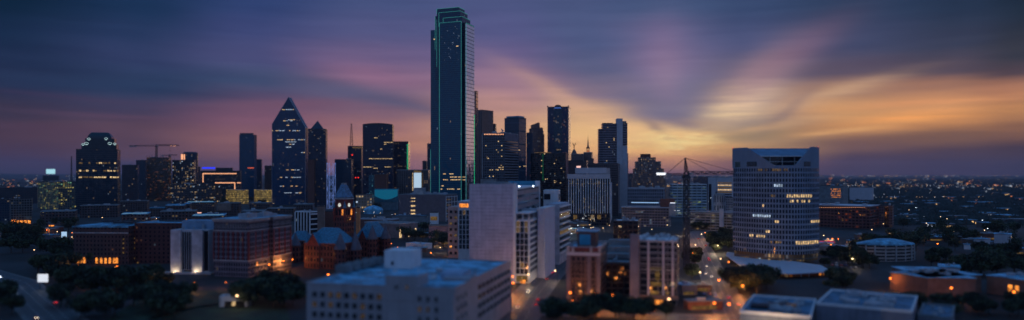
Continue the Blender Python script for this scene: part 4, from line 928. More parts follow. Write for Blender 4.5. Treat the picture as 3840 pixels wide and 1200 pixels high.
equipment(fr, r, xs+2, -6, 12, 50, zs-3, 8, 5)
# left wing with grid windows
fr2 = Fr(at(1762, 640), 640, -9)
a, z = fr2.hit(1718, 757, 0); 
M(fr2).box(a, 0, 0, 34, 0, z).build('wing_wall', MT['white'], r)
a2 = a
window_grid(fr2, r, a2+.6, -.4, z-42, z-7.2, 3, 8, 2.5, 3.9, lit={(1, 0)})
window_grid(fr2, r, a2+.5, -.5, z-5.6, z-.8, 1, 1, 8.2, 3.6, lit={(0, 0)}, litmat='amber')
M(fr2).box(a2-.5, .4, -.7, 34, z+.02, z+.7).build('roof_edge', MT['white'], r)
fr3 = Fr(at(1720, 690), 690, -9)
a, z3 = fr3.hit(1680, 775, 0); M(fr3).box(a, 0, 0, 30, 0, z3).build('rear_wing_wall', basic('peach lit wall', (.36, .27, .25), .8), r)  # peach light on this wall is put into its base colour
window_grid(fr3, r, a+.5, -.5, 2, z3-2, 2, 8, 2.2, 2.4, lit={(0, 2), (1, 4), (0, 6), (1, 1)}, frame='tan', litmat='dimwarm')
# right stepped wings
frA = Fr(at(1985, 530), 530, -12)
a, zA = frA.hit(1932, 798, 0); dA = frA.hits(2022, 790, 0)[0]
M(frA).box(a, 0, 0, dA, 0, zA-5).build('grid_wing_wall', MT['white'], r)
window_grid(frA, r, a+.5, -.8, 6.5, zA-6, 3, 9, 2.6, 3.9, lit={(0, 0), (0, 1), (1, 7), (2, 0), (2, 1)}, pane='black')
window_grid(frA, r, a+.3, -.6, .4, 6.2, 1, 1, 8.5, 4.6, lit={(0, 0)}, litmat='dimwarm')
window_grid(frA, r, 1.2, dA-.5, 6.5, zA-6, 1, 9, dA-3, 2.8, pane='glass', face='S')
m = M(frA)
for x in (a, a/2, -.8): m.box(x, x+.8, 0, .8, zA-5, zA-.8)
for y_ in (dA*.5, dA-.8): m.box(-.8, 0, y_, y_+.8, zA-5, zA-.8)
m.box(a-.2, .2, -.2, dA+.2, zA-.75, zA); m.build('roof_pergola', MT['white'], r)
frB = Fr(at(2043, 556), 556, -14)
a, zB = frB.hit(2015, 782, 0); dB = frB.hits(2081, 770, 0)[0]
M(frB).box(a, 0, 0, dB, 0, zB).build('blank_tower_wall', basic('smooth lavender render', (.44, .44, .56), .75, vary=.04), r)
M(frB).box(a-.3, .3, -.3, dB+.3, zB+.02, zB+.6).build('tower_coping', MT['white'], r)
M(frB).box(a-14, a-.4, 6, 30, 0, zB-.5).build('middle_wall', MT['lavender'], r)
equipment(frB, r, a-13, a, 8, 28, zB-.5, 5, 8, 'dark', 2)
frC = Fr(at(2098, 640), 640, -14)
a, zC = frC.hit(2082, 765, 0); dC = frC.hits(2134, 775, 0)[0]; dC = min(dC, 60)
M(frC).box(a-8, 0, 0, dC, 0, zC).build('balcony_wing_wall', basic('blue grey render', (.36, .38, .46), .75), r)
for k in range(9): M(frC).box(.05, 1.6, .2, dC, zC-3-k*5.2, zC-1.9-k*5.2).build('balcony', MT['white'], r)
for k in range(8): M(frC).box(.03, .12, .5, dC-.5, zC-7-k*5.2, zC-3.6-k*5.2).build('window_band', MT['dimwarm' if k in (1, 4) else 'glass'], r)
frD = Fr(at(2076, 700), 700, -9)
a, zD = frD.hit(2038, 712, 0); M(frD).box(a, 4.6, 0, 20, 0, zD).build('rear_box_wall', MT['white'], r)
panel(frD, r, 'window', 'glass', 2040, 727, 2064, 748); M(frD).box(4.62, 4.8, 3, 14, zD-10, zD-4).build('window', MT['glass'], r)
M(Fr(at(1960, 527), 527, -12)).box(-2, 2, 0, .3, .2, 3).build('lit_entrance', MT['amber'], r)

# ------------------------------------------------------------------ near white building, bottom centre
D = 322; fr = Fr(at(1703, D), D, -14); h = zt(1086, D)
r = thing('white_office', 'near white flat-roofed office with square windows, bottom centre', 'building', (fr.cx, fr.cy, 0))
x0, _ = fr.hit(1150, 1060, 0); dL = 104
wm = basic('aged white stucco', (.31, .285, .31), .8, vary=.08, streaks=.5)
xs1, zs1 = fr.hit(1445, 1031, 0); xs2, _ = fr.hit(1566, 1031, 0)
M(fr).box(x0, 0, 0, dL, 0, h).build('wall', wm, r)
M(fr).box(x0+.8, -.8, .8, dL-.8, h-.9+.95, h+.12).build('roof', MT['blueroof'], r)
m = M(fr)
for b_ in ((x0-.1, xs1-.02, -.15, .6, h-.3, h+.8), (xs2+.02, .15, -.15, .6, h-.3, h+.8), (-.6, .15, .6, 22, h-.3, h+.8), (-.6, .15, 34, dL, h-.3, h+1.2), (x0-.1, x0+.6, .6, dL, h-.3, h+.8), (x0+.6, -.6, dL-.6, dL+.1, h-.3, h+.8)): m.box(*b_)
m.build('parapet', wm, r)
M(fr).box(xs1, xs2, -.25, 14, h-6, zs1).build('stair_block', wm, r); M(fr).box(xs1+.5, xs2-.5, .3, 13.5, zs1+.01, zs1+.15).build('stair_roof', MT['blueroof'], r)
M(fr).box(-13, .25, 22, 34, h-.2, zt(1032, 355)).build('raised_wall', wm, r)
M(fr).box(-15, -.8, 6, 21.5, h+.13, h+.5).build('lower_roof', MT['blueroof'], r)
a, z0_ = fr.hit(1447, 990, 62); b_, z1_ = fr.hit(1545, 940, 62)
M(fr).box(a, b_, 60, 76, h+.13, z1_).build('lift_penthouse', MT['white'], r); M(fr).box(a+4, a+5.4, 59.8, 59.98, h+2, h+4).build('penthouse_window', MT['glass'], r)
a, _ = fr.hit(1655, 1040, 30); b_, zq = fr.hit(1738, 1022, 30)
M(fr).box(a, b_, 28, 42, h+.13, zq).build('plant_room', basic('blue grey plant room', (.26, .36, .50), .6), r)
for i in range(5):
    xx, yy = fr.hit(1300+i*32, 1015-i*11, 40+i*9)[0], 34+i*8.5
    M(fr).box(xx-3.6, xx+3.6, yy, yy+6, h+.9, h+4.2).cyl(xx-1.6, yy+3, 1.3, h+4.2, h+4.9, n=12).cyl(xx+1.7, yy+3, 1.3, h+4.2, h+4.9, n=12).build('cooling_unit', MT['roof'], r)
for i in range(3): M(fr).box(x0+18+i*.2, xs1-3, 10+i*14, 11+i*14, h+.6, h+1.1).build('roof_duct', MT['equip'], r)
q = random.Random(9)
for i in range(16):
    a, b_ = q.uniform(x0+22, -18), q.uniform(20, 95); s_ = q.uniform(.6, 2.2)
    m = M(fr)
    if i % 3: m.box(a, a+s_*1.5, b_, b_+s_, h+.2, h+.5+s_*.8)
    else: m.cyl(a, b_, .35, h+.15, h+2, n=8).cyl(a, b_, .7, h+2, h+2.3, n=8)
    m.build('roof_vent', MT['equip' if i % 2 else 'white'], r)
lf = {(2, 0), (3, 0), (5, 0), (0, 1), (2, 1), (6, 1), (6, 2), (8, 0)}
window_grid(fr, r, x0+2.2, xs1-1, h-21.1, h-2.4, 9, 4, 2.3, 2.6, 'trim', lf, litmat='faint')
window_grid(fr, r, xs2-1, xs2+11, h-21.1, h-2.4, 3, 4, 1.4, 2.4, 'trim', {(0, 1), (1, 1)}, litmat='faint')
window_grid(fr, r, xs1+3, xs2-2.5, h-1.5, h+2, 2, 1, 1.2, 1.5, 'trim', {(1, 0)}, y=-.26, litmat='dimwarm')
window_grid(fr, r, 2, 20, h-21.1, h-2.4, 3, 4, 2.2, 2.4, 'trim', face='S')
window_grid(fr, r, 36, dL-2, h-21.1, h-2.4, 9, 4, 5.6, 2.4, 'trim', face='S')
window_grid(fr, r, 23.5, 33, h+1.2, h+5.2, 2, 1, 1.6, 1.8, 'trim', face='S', y=.26)

# ------------------------------------------------------------------ ornate office block with brick piers (left foreground)
D = 560; fr = Fr(at(930, D), D, -14); h = zt(822, D)
xl_, _ = fr.hit(802, 822, 0); dR = fr.hits(1092, 815, 0)[0]
r = thing('ornate_office', 'tall stone office with red brick piers, heavy cornice and light well', 'building', (fr.cx, fr.cy, 0))
stone = basic('grey stone', (.15, .13, .16), .8, vary=.1)
g0, g1 = fr.hits(1009, 820, 0)[0], fr.hits(1024, 820, 0)[0]
upf = facade((.12, .11, .145), (.02, .022, .035), 2.2, 3.9, .55, .62, .05, .4)
m = M(fr).box(xl_, 0, 0, g0, 0, h-1).box(xl_, -9, g0+.02, g1-.02, 0, h-2).box(xl_, 0, g1, dR, 0, h-1); m.build('wall', upf, r)
for za, zb, o in ((h-1, h, 1.3), (h-2.2, h-1, .8), (h-9.6, h-8.9, .5), (h-33, h-32.2, .55), (12.5, 13.2, .4)):
    for y0_, y1_ in ((0, g0), (g1, dR)): M(fr).box(xl_-o, o, y0_-(o if y0_ == 0 else 0), y1_, za, zb).build('cornice', MT['trim'], r)
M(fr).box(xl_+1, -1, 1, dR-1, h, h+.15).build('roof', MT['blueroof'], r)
rb = basic('red brick pier', (.16, .03, .035), .8)
for i in range(8): a = xl_+(0-xl_)*i/7; M(fr).box(a-.5, a+.5, -.45, -.02, h-32, h-10).build('brick_pier', rb, r)
for y_ in (1.2, 10, 19, g0-1, g1+1, g1+9, dR-10, dR-1.2): M(fr).box(.02, .45, y_-.6, y_+.6, h-32, h-10).build('brick_pier', rb, r)
window_grid(fr, r, xl_+1, -1, h-8.6, h-3.2, 12, 1, 1.1, 2.6, 'trim'); 
window_grid(fr, r, 1.5, g0-1.5, h-8.6, h-3.2, 9, 1, 1.3, 2.6, 'trim', face='S'); window_grid(fr, r, g1+1.5, dR-1.5, h-8.6, h-3.2, 8, 1, 1.3, 2.6, 'trim', face='S')
window_grid(fr, r, 2, g0-2, 2, 12, 6, 2, 1.8, 2.6, 'trim', {(2, 0)}, face='S', litmat='amber')
equipment(fr, r, xl_+3, -3, 5, dR-3, h+.1, 14, 3, 'equip', 4)
GLOW = [fr.w((5, dR*.72, 0)), fr.w((6, dR*.35, 0)), fr.w((4.5, dR*.9, 0))]
M(fr).box(-13, -5, 6, 20, h+.1, h+4).build('roof_house', MT['equip'], r)
# pale pilastered block
D = 585; fr = Fr(at(783, D), D, -4); h = zt(862, D)
r = thing('pilastered_office', 'grey stone building with tall dark slots and two uplit pale pilasters', 'building', (fr.cx, fr.cy, 0))
a, _ = fr.hit(645, 860, 0); M(fr).box(a, 0, 0, 24, 0, h).build('wall', MT['lavender'], r)
gs = basic('pale limestone', (.40, .40, .46), .75)
for p0, p1 in ((646, 683), (725, 765)): panel(fr, r, 'pilaster', gs, p0, 861, p1, 1028, t=1.4, proud=1.2)
for i in range(5): panel(fr, r, 'window_slot', 'black', 685+i*8.2, 870, 690+i*8.2, 1010, t=.2, proud=.1)
panel(fr, r, 'entrance', 'dark', 690, 1012, 720, 1028, t=.3, proud=.3); panel(fr, r, 'window_slot', 'black', 766, 866, 781, 1015, t=.2, proud=.1)
M(fr).box(a+4, 4, 8, 22, h+.02, h+7).build('penthouse', basic('blue grey cladding', (.16, .26, .38), .6), r)
equipment(fr, r, a+2, -2, 2, 8, h, 4, 4)
M(fr).box(a-6, 6, -9, -.1, 0, 1.2).build('steps', MT['trim'], r)
UPL = [fr.w((fr.hit(664, 1000, 0)[0], -5, 2)), fr.w((fr.hit(745, 1000, 0)[0], -5, 2))]
# brick hotel, long
D = 640; fr = Fr(at(482, D), D, -4); h = zt(848, D)
r = thing('brick_hotel', 'long dark red brick block with lit arched ground floor, left foreground', 'building', (fr.cx, fr.cy, 0))
a, _ = fr.hit(275, 850, 0); bk_ = facade((.075, .035, .035), (.012, .012, .018), 3.3, 3.8, .4, .5, .04, .5, a=(255, 170, 120))
M(fr).box(a, 0, 0, 40, 0, h).build('wall', bk_, r)
x2, _ = fr.hit(702, 850, 9)
M(fr).box(.02, x2, 9, 40, 0, h+1.5).build('brick_wing', facade((.055, .018, .022), (.012, .012, .018), 4.2, 3.8, .34, .5, .12, .4, a=(255, 170, 120)), r)
for za, o, mt in ((h-1.2, .9, 'blueroof'), (h-6.6, .5, 'trim')): M(fr).box(a-o, -.1, -o, 39, za, za+1).build('cornice', MT[mt], r)
M(fr).box(.1, x2+.3, 8.6, 39, h+1.5, h+2.3).build('wing_cornice', MT['brick'], r)
M(fr).box(a+1, -1, 1, 39, h, h+.2).build('roof', MT['blueroof'], r); M(fr).box(1, x2-1, 10, 39, h+2.32, h+2.5).build('roof', MT['blueroof'], r)
equipment(fr, r, a+2, x2, 12, 36, h+1.4, 12, 6, 'dark', 2.5)
for px in (292, 304, 316, 363, 380, 396, 412, 428, 438):
    aa, z = fr.hit(px, 990, -.1); m = M(fr); m.box(aa-1.1, aa+1.1, -.25, .05, 1, 5.2).cyl(aa, 0, 0.01, 5.2, 5.3)
    K = 6
    for k in range(K):
        t0, t1 = math.pi*k/K, math.pi*(k+1)/K; m.face([(aa, -.25, 5.2), (aa+1.1*math.cos(t0), -.25, 5.2+1.1*math.sin(t0)), (aa+1.1*math.cos(t1), -.25, 5.2+1.1*math.sin(t1))][::-1])
    m.build('lit_arch', MT['amber'], r)
for px, py in ((463, 897), (490, 893), (503, 893), (463, 912), (503, 910), (463, 930), (503, 930), (463, 947), (503, 968), (517, 985), (545, 992)): panel(fr, r, 'lit_window', 'dimwarm', px-2.5, py-3, px+2.5, py+3, y=0 if px < 482 else 9)
# ------------------------------------------------------------------ red courthouse
r = thing('courthouse', 'red sandstone courthouse with blue slate roofs, turrets and clock tower', 'building', (at(1280, 640), 640, 0))
sa = MT['redbrick']; RB = facade((.11, .03, .028), (.012, .012, .02), 3.2, 5., .45, .6, .04, .4)
def wing(x0, xc, x1, ye, D, th, ridge, side='R'):
    h_ = zt(ye, D); f_ = Fr(at(xc, D), D, th); tl, tr = (x0-1920)/F, (x1-1920)/F
    w_ = (f_.cx-tl*f_.cy)/(f_.c-tl*f_.s); d_ = abs((f_.cx-tr*f_.cy)/(f_.s+tr*f_.c))
    d_ = min(d_, 60)
    M(f_).box(-w_, 0, 0, d_, 0, h_).build('wall', RB, r); M(f_).box(-w_-.4, .4, -.4, d_+.4, h_, h_+.7).build('stone_band', basic('red stone band', (.3, .09, .06), .8), r)
    A = [(-w_, 0, h_+.7), (0, 0, h_+.7), (0, d_, h_+.7), (-w_, d_, h_+.7)]; i_ = min(w_, d_)*.42
    B = [(-w_+i_, i_, h_+ridge), (-i_, i_, h_+ridge), (-i_, d_-i_, h_+ridge), (-w_+i_, d_-i_, h_+ridge)]
    M(f_).loft(A, B).build('slate_roof', MT['slate'], r)
    return f_, w_, d_, h_
f1, w1_, d1_, h1_ = wing(1140, 1272, 1338, 918, 605, -22, 13)
f2, w2_, d2_, h2_ = wing(1330, 1400, 1462, 895, 700, -20, 15)
wing(1082, 1150, 1180, 905, 660, -20, 9)
def gable(f_, x, w_, z0_, hh, y=-1.2, roofdepth=9):
    M(f_).box(x-w_/2, x+w_/2, y, y+roofdepth, 0, z0_).build('gable_bay', RB, r)
    M(f_).face([(x-w_/2, y, z0_), (x+w_/2, y, z0_), (x, y, z0_+hh)]).face([(x+w_/2, y+roofdepth, z0_), (x-w_/2, y+roofdepth, z0_), (x, y+roofdepth, z0_+hh)]).build('gable', sa, r)
    M(f_).face([(x-w_/2-.4, y-.5, z0_-.2), (x, y-.5, z0_+hh+.4), (x, y+roofdepth, z0_+hh+.4), (x-w_/2-.4, y+roofdepth, z0_-.2)][::-1]).face([(x+w_/2+.4, y-.5, z0_-.2), (x+w_/2+.4, y+roofdepth, z0_-.2), (x, y+roofdepth, z0_+hh+.4), (x, y-.5, z0_+hh+.4)][::-1]).build('gable_roof', MT['slate'], r)
gable(f1, -w1_*.72, 13, h1_-1, 10); gable(f2, -w2_*.55, 9, h2_-1, 9)
def turret(px, yt_, D, rad, cone, th=0):
    x, y = at(px, D), D; zt_ = zt(yt_, D); f_ = Fr(x, y)
    M(f_).cyl(0, 0, rad, 0, zt_-cone, n=16).build('turret', RB, r)
    M(f_).cyl(0, 0, rad+.5, zt_-cone, zt_-cone+.8, n=16).cyl(0, 0, rad+.4, zt_-cone+.8, zt_, .08, n=16).build('turret_roof', basic('grey slate', (.10, .09, .12), .6), r)
for a in ((1276, 872, 598, 5, 14), (1332, 868, 625, 5.5, 16), (1397, 842, 690, 4.6, 14), (1446, 842, 712, 4.8, 14), (1108, 872, 655, 4.5, 12), (1165, 905, 640, 3, 9)): turret(*a)
# clock tower
D = 690; f_ = Fr(at(1290, D), D, -28); zc_ = zt(742, D); ze = zt(792, D)
M(f_).box(-6.6, 6.6, -6.6, 6.6, 0, zt(815, D)).build('tower_wall', RB, r)
M(f_).box(-6, 6, -6, 6, zt(815, D), zt(744, D)-.7).build('belfry', sa, r)
M(f_).box(-6.7, 6.7, -6.7, 6.7, zt(744, D)-.7, zt(744, D)+.4).build('tower_cornice', MT['trim'], r)
M(f_).loft([(-6.6, -6.6, zc_+.6), (6.6, -6.6, zc_+.6), (6.6, 6.6, zc_+.6), (-6.6, 6.6, zc_+.6)], [(-1.9, -1.9, zt(692, D)), (1.9, -1.9, zt(692, D)), (1.9, 1.9, zt(692, D)), (-1.9, 1.9, zt(692, D))]).build('spire_roof', basic('striped slate', (.07, .16, .27), .45, vary=.3, scale=.7), r)
M(f_).box(-1.8, 1.8, -1.8, 1.8, zt(692, D), zt(686, D)).build('spire_cap', MT['steel'], r)
for sx, sy in ((-1, -1), (1, -1), (1, 1), (-1, 1)):
    m = M(f_).cyl(sx*6.5, sy*6.5, 1.3, zt(830, D), zt(778, D), n=10); m.build('corner_turret', sa, r)
    M(f_).cyl(sx*6.5, sy*6.5, 1.6, zt(778, D), zt(752, D), .1, n=10).build('turret_roof', MT['slate'], r)
for k in (0, 1):
    f4 = Fr(*f_.w((0, -6.05, 0) if k == 0 else (6.05, 0, 0))[:2], f_.th+90*k)
    zf = zt(768, D); m = M(f4)
    n = 20; ring = [(1.75*math.cos(2*math.pi*i/n), -.3, zf+1.75*math.sin(2*math.pi*i/n)) for i in range(n)]
    m.face(ring); o = m.build('clock_face', emit('glowing clock face', (240, 240, 230), .8), r)
    M(f4).bar((0, -.4, zf), (.8, -.4, zf+.8), .14).bar((0, -.4, zf), (-.2, -.4, zf+1.4), .12).build('clock_hand', MT['dark'], o)
    for xx in (-4.4, -.9, 2.6):
        M(f4).box(xx, xx+1.8, -.2, .1, zt(806, D), zt(784, D)).build('belfry_opening', MT['amber'] if xx > 0 else MT['black'], r)
# slim shaft behind the courthouse tower, a box with orange light put into its colour
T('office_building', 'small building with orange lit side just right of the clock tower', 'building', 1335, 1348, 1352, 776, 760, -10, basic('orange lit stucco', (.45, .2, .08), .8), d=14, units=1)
# garage and brown tower behind the ornate office
r, fr, w, d, h = T('parking_garage', 'white parking garage with tall white piers behind the ornate office', 'garage', 1108, 1163, 1192, 793, 850, -30, facade((.02, .02, .03), (.01, .01, .015), 3, 4, .8, .8, .01), units=4, walltop='white', roof='blueroof')
for i in range(6): M(fr).box(-w+w*i/5-.7, -w+w*i/5+.7, -.8, -.02, 0, h-1.3).build('white_pier', MT['white'], r)
for k in range(5): M(fr).box(.02, .9, .5, d, h-4-k*6, h-2.4-k*6).build('deck_edge', MT['white'], r)
T('office_building', 'plain brown stair-like tower between the white garage and the clock tower', 'building', 1190, 1216, 1219, 771, 820, -12, MT['tan'], d=14, units=0)
T('office_building', 'long low brown building behind the clock tower', 'building', 1216, 1262, 1300, 792, 860, -30, MT['brick'], units=2, roof='blueroof')
# grey brick garage before the skyscraper
r, fr, w, d, h = T('parking_garage', 'wide blank grey brick garage with lit stair windows before the skyscraper', 'garage', 1495, 1672, 1714, 729, 1230, -17, basic('grey brown brick wall', (.115, .095, .115), .85, vary=.06), units=12, roof='blueroof', walltop='roof', hmax=5)
m = M(fr)
for k in range(6): m.box(.05, .9, 0, d, h-5-k*9.5, h-3.9-k*9.5)
for k in range(5): m.box(.05, .8, d*k/4-.4, d*k/4+.4, 0, h-3)
m.build('concrete_frame', MT['white'], r)
for k in range(5): M(fr).box(.06, .4, .4, d*.45, h-9.7-k*9.5, h-8.6-k*9.5).build('lit_deck', MT['dimwarm'], r)
for k, y_ in enumerate((742, 753, 769, 786, 799)): panel(fr, r, 'lit_window', 'warm', 1541, y_, 1557, y_+(6 if k > 1 else 3), proud=.05); 
panel(fr, r, 'roof_house', 'equip', 1559, 704, 1593, 727, y=8, t=8)
# low civic buildings around it
r, fr, w, d, h = T('museum', 'low pinkish stone building with uplit wall panels, right of the courthouse', 'building', 1366, 1496, 1566, 838, 905, -35, basic('pink limestone', (.22, .15, .15), .8), units=3, roof='roof', walltop='trim')
for a_, b_ in ((.02, .08), (.09, .14), (.45, .53), (.85, .92)): M(fr).box(.05, .3, a_*d, b_*d, .5, 11).build('glowing_wall_panel', MT['warm'], r)  # uplighting put in as the panels' own emission
T('office_building', 'wide flat roof with pale edge between the clock tower and the museum', 'building', 1335, 1470, 1496, 822, 1060, -20, MT['brick'], units=5, roof='roof', walltop='lavender')
r, fr, w, d, h = T('arena', 'teal glass-fronted hall glowing blue beyond the courthouse', 'hall', 1403, 1492, 1496, 709, 1620, -6, basic('grey cladding', (.10, .16, .2), .6), d=40, units=0, walltop='teal')
panel(fr, r, 'glass_front', emit('dim teal glass front', (16, 88, 118), .9), 1405, 711, 1491, 752, t=1); m = M(fr)
a, z0_ = fr.hit(1405, 735, -1.3); b_, z1_ = fr.hit(1491, 735, -1.3); mx, zm = fr.hit(1450, 748, -1.3); K = 10
ar = [(a+(b_-a)*i/K, -1.4, z0_-(z0_-zm)*math.sin(math.pi*i/K)) for i in range(K+1)]
m.face([(a, -1.4, zm-6), (b_, -1.4, zm-6)]+ar[::-1]); m.build('curved_screen', basic('dark teal screen', (.02, .12, .17), .4), r)
M(Fr(at(1400, 1480), 1480)).lathe(0, 0, [(20, 0), (20, 8), (17, 12), (10, 15), (.1, 17)], 20).build('x', MT['blueroof'], None); o = bpy.data.objects['x']; o.name = 'domed_pavilion'; tag(o, 'small pale domed roof in front of the teal hall', 'pavilion')
T('office_building', 'bright lit low building left of the teal hall', 'building', 1335, 1396, 1402, 728, 1560, -6, facade((.3, .22, .18), (.3, .2, .12), 6, 6, .6, .6, 1.2, 1.), d=30, units=1)
T('office_building', 'pink blank-walled block with trees in front, left of the white slab', 'building', 1608, 1690, 1694, 845, 905, -6, basic('rose stucco', (.30, .17, .18), .8), d=24, units=0, walltop='tan')
r, fr, w, d, h = T('office_building', 'little white rooftop kiosk with lit base before the grey garage', 'building', 1612, 1642, 1645, 795, 1080, -6, MT['white'], d=10, units=0); panel(fr, r, 'lit_window', 'dimwarm', 1614, 812, 1640, 826)
T('warehouse', 'small white flat-roofed building among trees above the near white office', 'building', 1522, 1586, 1620, 915, 770, -36, MT['white'], units=1, roof='blueroof', walltop='white')
T('office_building', 'long dark flat-roofed building in front of the grey garage', 'building', 1470, 1600, 1610, 808, 1110, -6, MT['roof'], d=30, units=5, roof='blueroof')
# ------------------------------------------------------------------ right foreground blocks
r, fr, w, d, h = T('brick_tower_block', 'foreground brick tower with pale quoined top band and blue roof', 'building', 2124, 2252, 2274, 926, 450, -10, facade((.085, .05, .055), (.015, .018, .026), 3.1, 3.6, .55, .6, .03, .3), d=34, units=0, roof='blueroof', walltop='trim', para=1.5)
panel(fr, r, 'frieze', 'redbrick', 2126, 928, 2250, 942, proud=.25)
for px in (2126, 2144, 2212, 2244): panel(fr, r, 'frieze_block', 'trim', px, 922, px+10, 945, proud=.5)
panel(fr, r, 'stone_band', 'lavender', 2124, 946, 2252, 958, proud=.35); 
for px in (2124, 2202, 2238): panel(fr, r, 'stone_pier', basic('mauve stone', (.13, .115, .15), .8), px, 958, px+14, 1120, proud=.3)
window_grid(fr, r, -w+.8, -.8, 3, h-9, 9, 8, 1.2, 1.9, 'tan', {(7, 7), (5, 7)})
M(fr).box(-w*.75, -w*.2, 10, 24, h-1.4, zt(868, 465)).build('roof_house', MT['brick'], r); M(fr).box(-w*.68, -w*.35, 9.6, 9.95, h, zt(880, 460)).build('roof_house_door', MT['teal'], r)
M(fr).box(-w*.8, -w*.15, 9.4, 25, zt(868, 465), zt(864, 465)).build('roof_slab', MT['blueroof'], r)
r, fr, w, d, h = T('office_building', 'dark glass-walled block with stepped terraces between brick tower and concrete-framed block', 'building', 2268, 2362, 2366, 985, 480, -3, facade((.03, .035, .045), (.008, .010, .018), 4, 4, .85, .7, .02, .4), d=24, units=3)
for k in range(3): M(fr).box(-w, -1, 24.2+k*10, 34+k*10, 0, h+3+k*4).build('terrace', MT['roof'], r)
r, fr, w, d, h = T('office_building', 'black-sided block with white roof line behind the stepped terraces', 'building', 2300, 2392, 2402, 828, 720, -4, facade((.02, .02, .026), (.008, .008, .012), 5, 5, .7, .6, .05, .6), d=36, units=6, roof='white')
r, fr, w, d, h = T('framed_tower_block', 'foreground block with plain concrete shaft, glass grid and cluttered white roof', 'building', 2364, 2538, 2546, 903, 440, -5, facade((.10, .10, .125), (.012, .018, .028), 5.6, 3.9, .84, .74, .05, .35), d=34, units=0, walltop='concrete', roof='white')
panel(fr, r, 'concrete_shaft', basic('mauve grey concrete', (.15, .145, .19), .8, streaks=.5), 2364, 878, 2398, 1135, t=2, proud=1.2)
for px in (2428, 2484, 2519): panel(fr, r, 'concrete_pier', 'lavender', px, 898, px+8, 1120, t=.8, proud=.7)
for k in range(5): panel(fr, r, 'spandrel', 'steel', 2400, 922+k*22, 2536, 926+k*22, t=.3, proud=.25)
for a in ((2436, 1004, 2482, 1015), (2457, 1016, 2474, 1050), (2440, 1058, 2482, 1072)): panel(fr, r, 'lit_window', 'dimwarm', *a, proud=.2)
for a in ((2400, 1125, 2440, 1152), (2444, 1125, 2486, 1152), (2440, 1090, 2470, 1104), (2496, 1095, 2510, 1104)): panel(fr, r, 'lit_entrance', 'amber' if a[1] > 1120 else 'dimwarm', *a, proud=.5)
panel(fr, r, 'base_band', 'tan', 2396, 1106, 2545, 1122, t=1, proud=.8)
q = random.Random(31)
for i in range(18):
    a, b_ = q.uniform(-w+2, -3), q.uniform(2, 30); s_ = q.uniform(.8, 3)
    M(fr).box(a, a+s_, b_, b_+s_*.8, h-1.1, h+q.uniform(-.2, 2.6)).build('rooftop_unit', MT['white' if i % 3 else 'equip'], r)
for i in range(4): a = q.uniform(-w+4, -5); M(fr).bar((a, 6+i*5, h-1), (a+2.5, 8+i*5, h+3), .25).bar((a+5, 6+i*5, h-1), (a+2.5, 8+i*5, h+3), .25).build('roof_gantry', MT['white'], r)
# ------------------------------------------------------------------ right side
r, fr, w, d, h = T('parking_garage', 'long dark red brick garage with pale roof right of the concrete tower', 'garage', 3040, 3262, 3300, 772, 1060, -3, facade((.10, .035, .035), (.03, .012, .012), 5, 4.6, .7, .55, .35, .45, a=(255, 120, 70), bb=(255, 180, 120), run=.4), d=60, units=4, roof='white', walltop='lavender')
for k in range(22): panel(fr, r, 'roof_lamp', 'warmline', 3072+k*8, 777, 3074+k*8, 779)
r, fr, w, d, h = T('apartment_building', 'brown block with two brick columns of windows, right of the long red garage', 'building', 3288, 3346, 3352, 770, 1090, -3, facade((.14, .07, .07), (.02, .012, .015), 3, 4, .45, .5, .1, .4), d=30, units=1)
panel(fr, r, 'recess_shade_panel', 'black', 3318, 775, 3332, 860)  # flat black panel stands in for the shade of a recess
r, fr, w, d, h = T('office_building', 'dark block with red lit window rows right behind the concrete tower', 'building', 3060, 3162, 3180, 696, 1700, -3, MT['roof'], d=40, units=3, roof='blueroof')
for k in range(5):
    for i in range(9):
        if q.random() < .75: panel(fr, r, 'lit_window', emit('reddish lamp room', (255, 120, 80), .6) if i == -1 else 'amber', 3116+i*4.2, 708+k*7.6, 3119+i*4.2, 710+k*7.6)
T('warehouse', 'wide pale low shed beyond the red garage', 'building', 3186, 3270, 3276, 702, 2100, -3, MT['lavender'], d=60, units=1, roof='white')
# round-roofed white building
X, D = at(3352, 665), 665; fr = Fr(X, D, 8); r = thing('round_roofed_building', 'low white building with broad blue many-sided roof, right side', 'building', (X, D, 0))
u_ = D/F; z1_ = zt(918, D)
pl_ = [(118*u_*math.cos(t)*1.0, 12+42*u_*1.5*math.sin(t)) for t in [2*math.pi*i/10 for i in range(10)]]
M(fr).prism([(x*.95, y) for x, y in pl_], 0, z1_-.5, 0, top=False).build('wall', facade((.34, .27, .25), (.02, .018, .022), 200, 3.1, 1., .42, .0), r)
M(fr).prism(pl_, z1_-.5, z1_+.6, 0, top=False).prism(pl_, z1_+.6, z1_+4.6, 0, sc=.3).build('roof', MT['blueroof'], r)
for i in range(7): t = -math.pi*(.15+.7*i/6); M(fr).box(112*u_*math.cos(t)-.5, 112*u_*math.cos(t)+.5, 12+62*u_*math.sin(t)-.5, 12+62*u_*math.sin(t)+.5, 0, z1_-.5).build('column', MT['trim'], r)
M(fr).box(-124*u_, -104*u_, -2, 2, 0, 6).build('lit_entrance', MT['warm'], r)
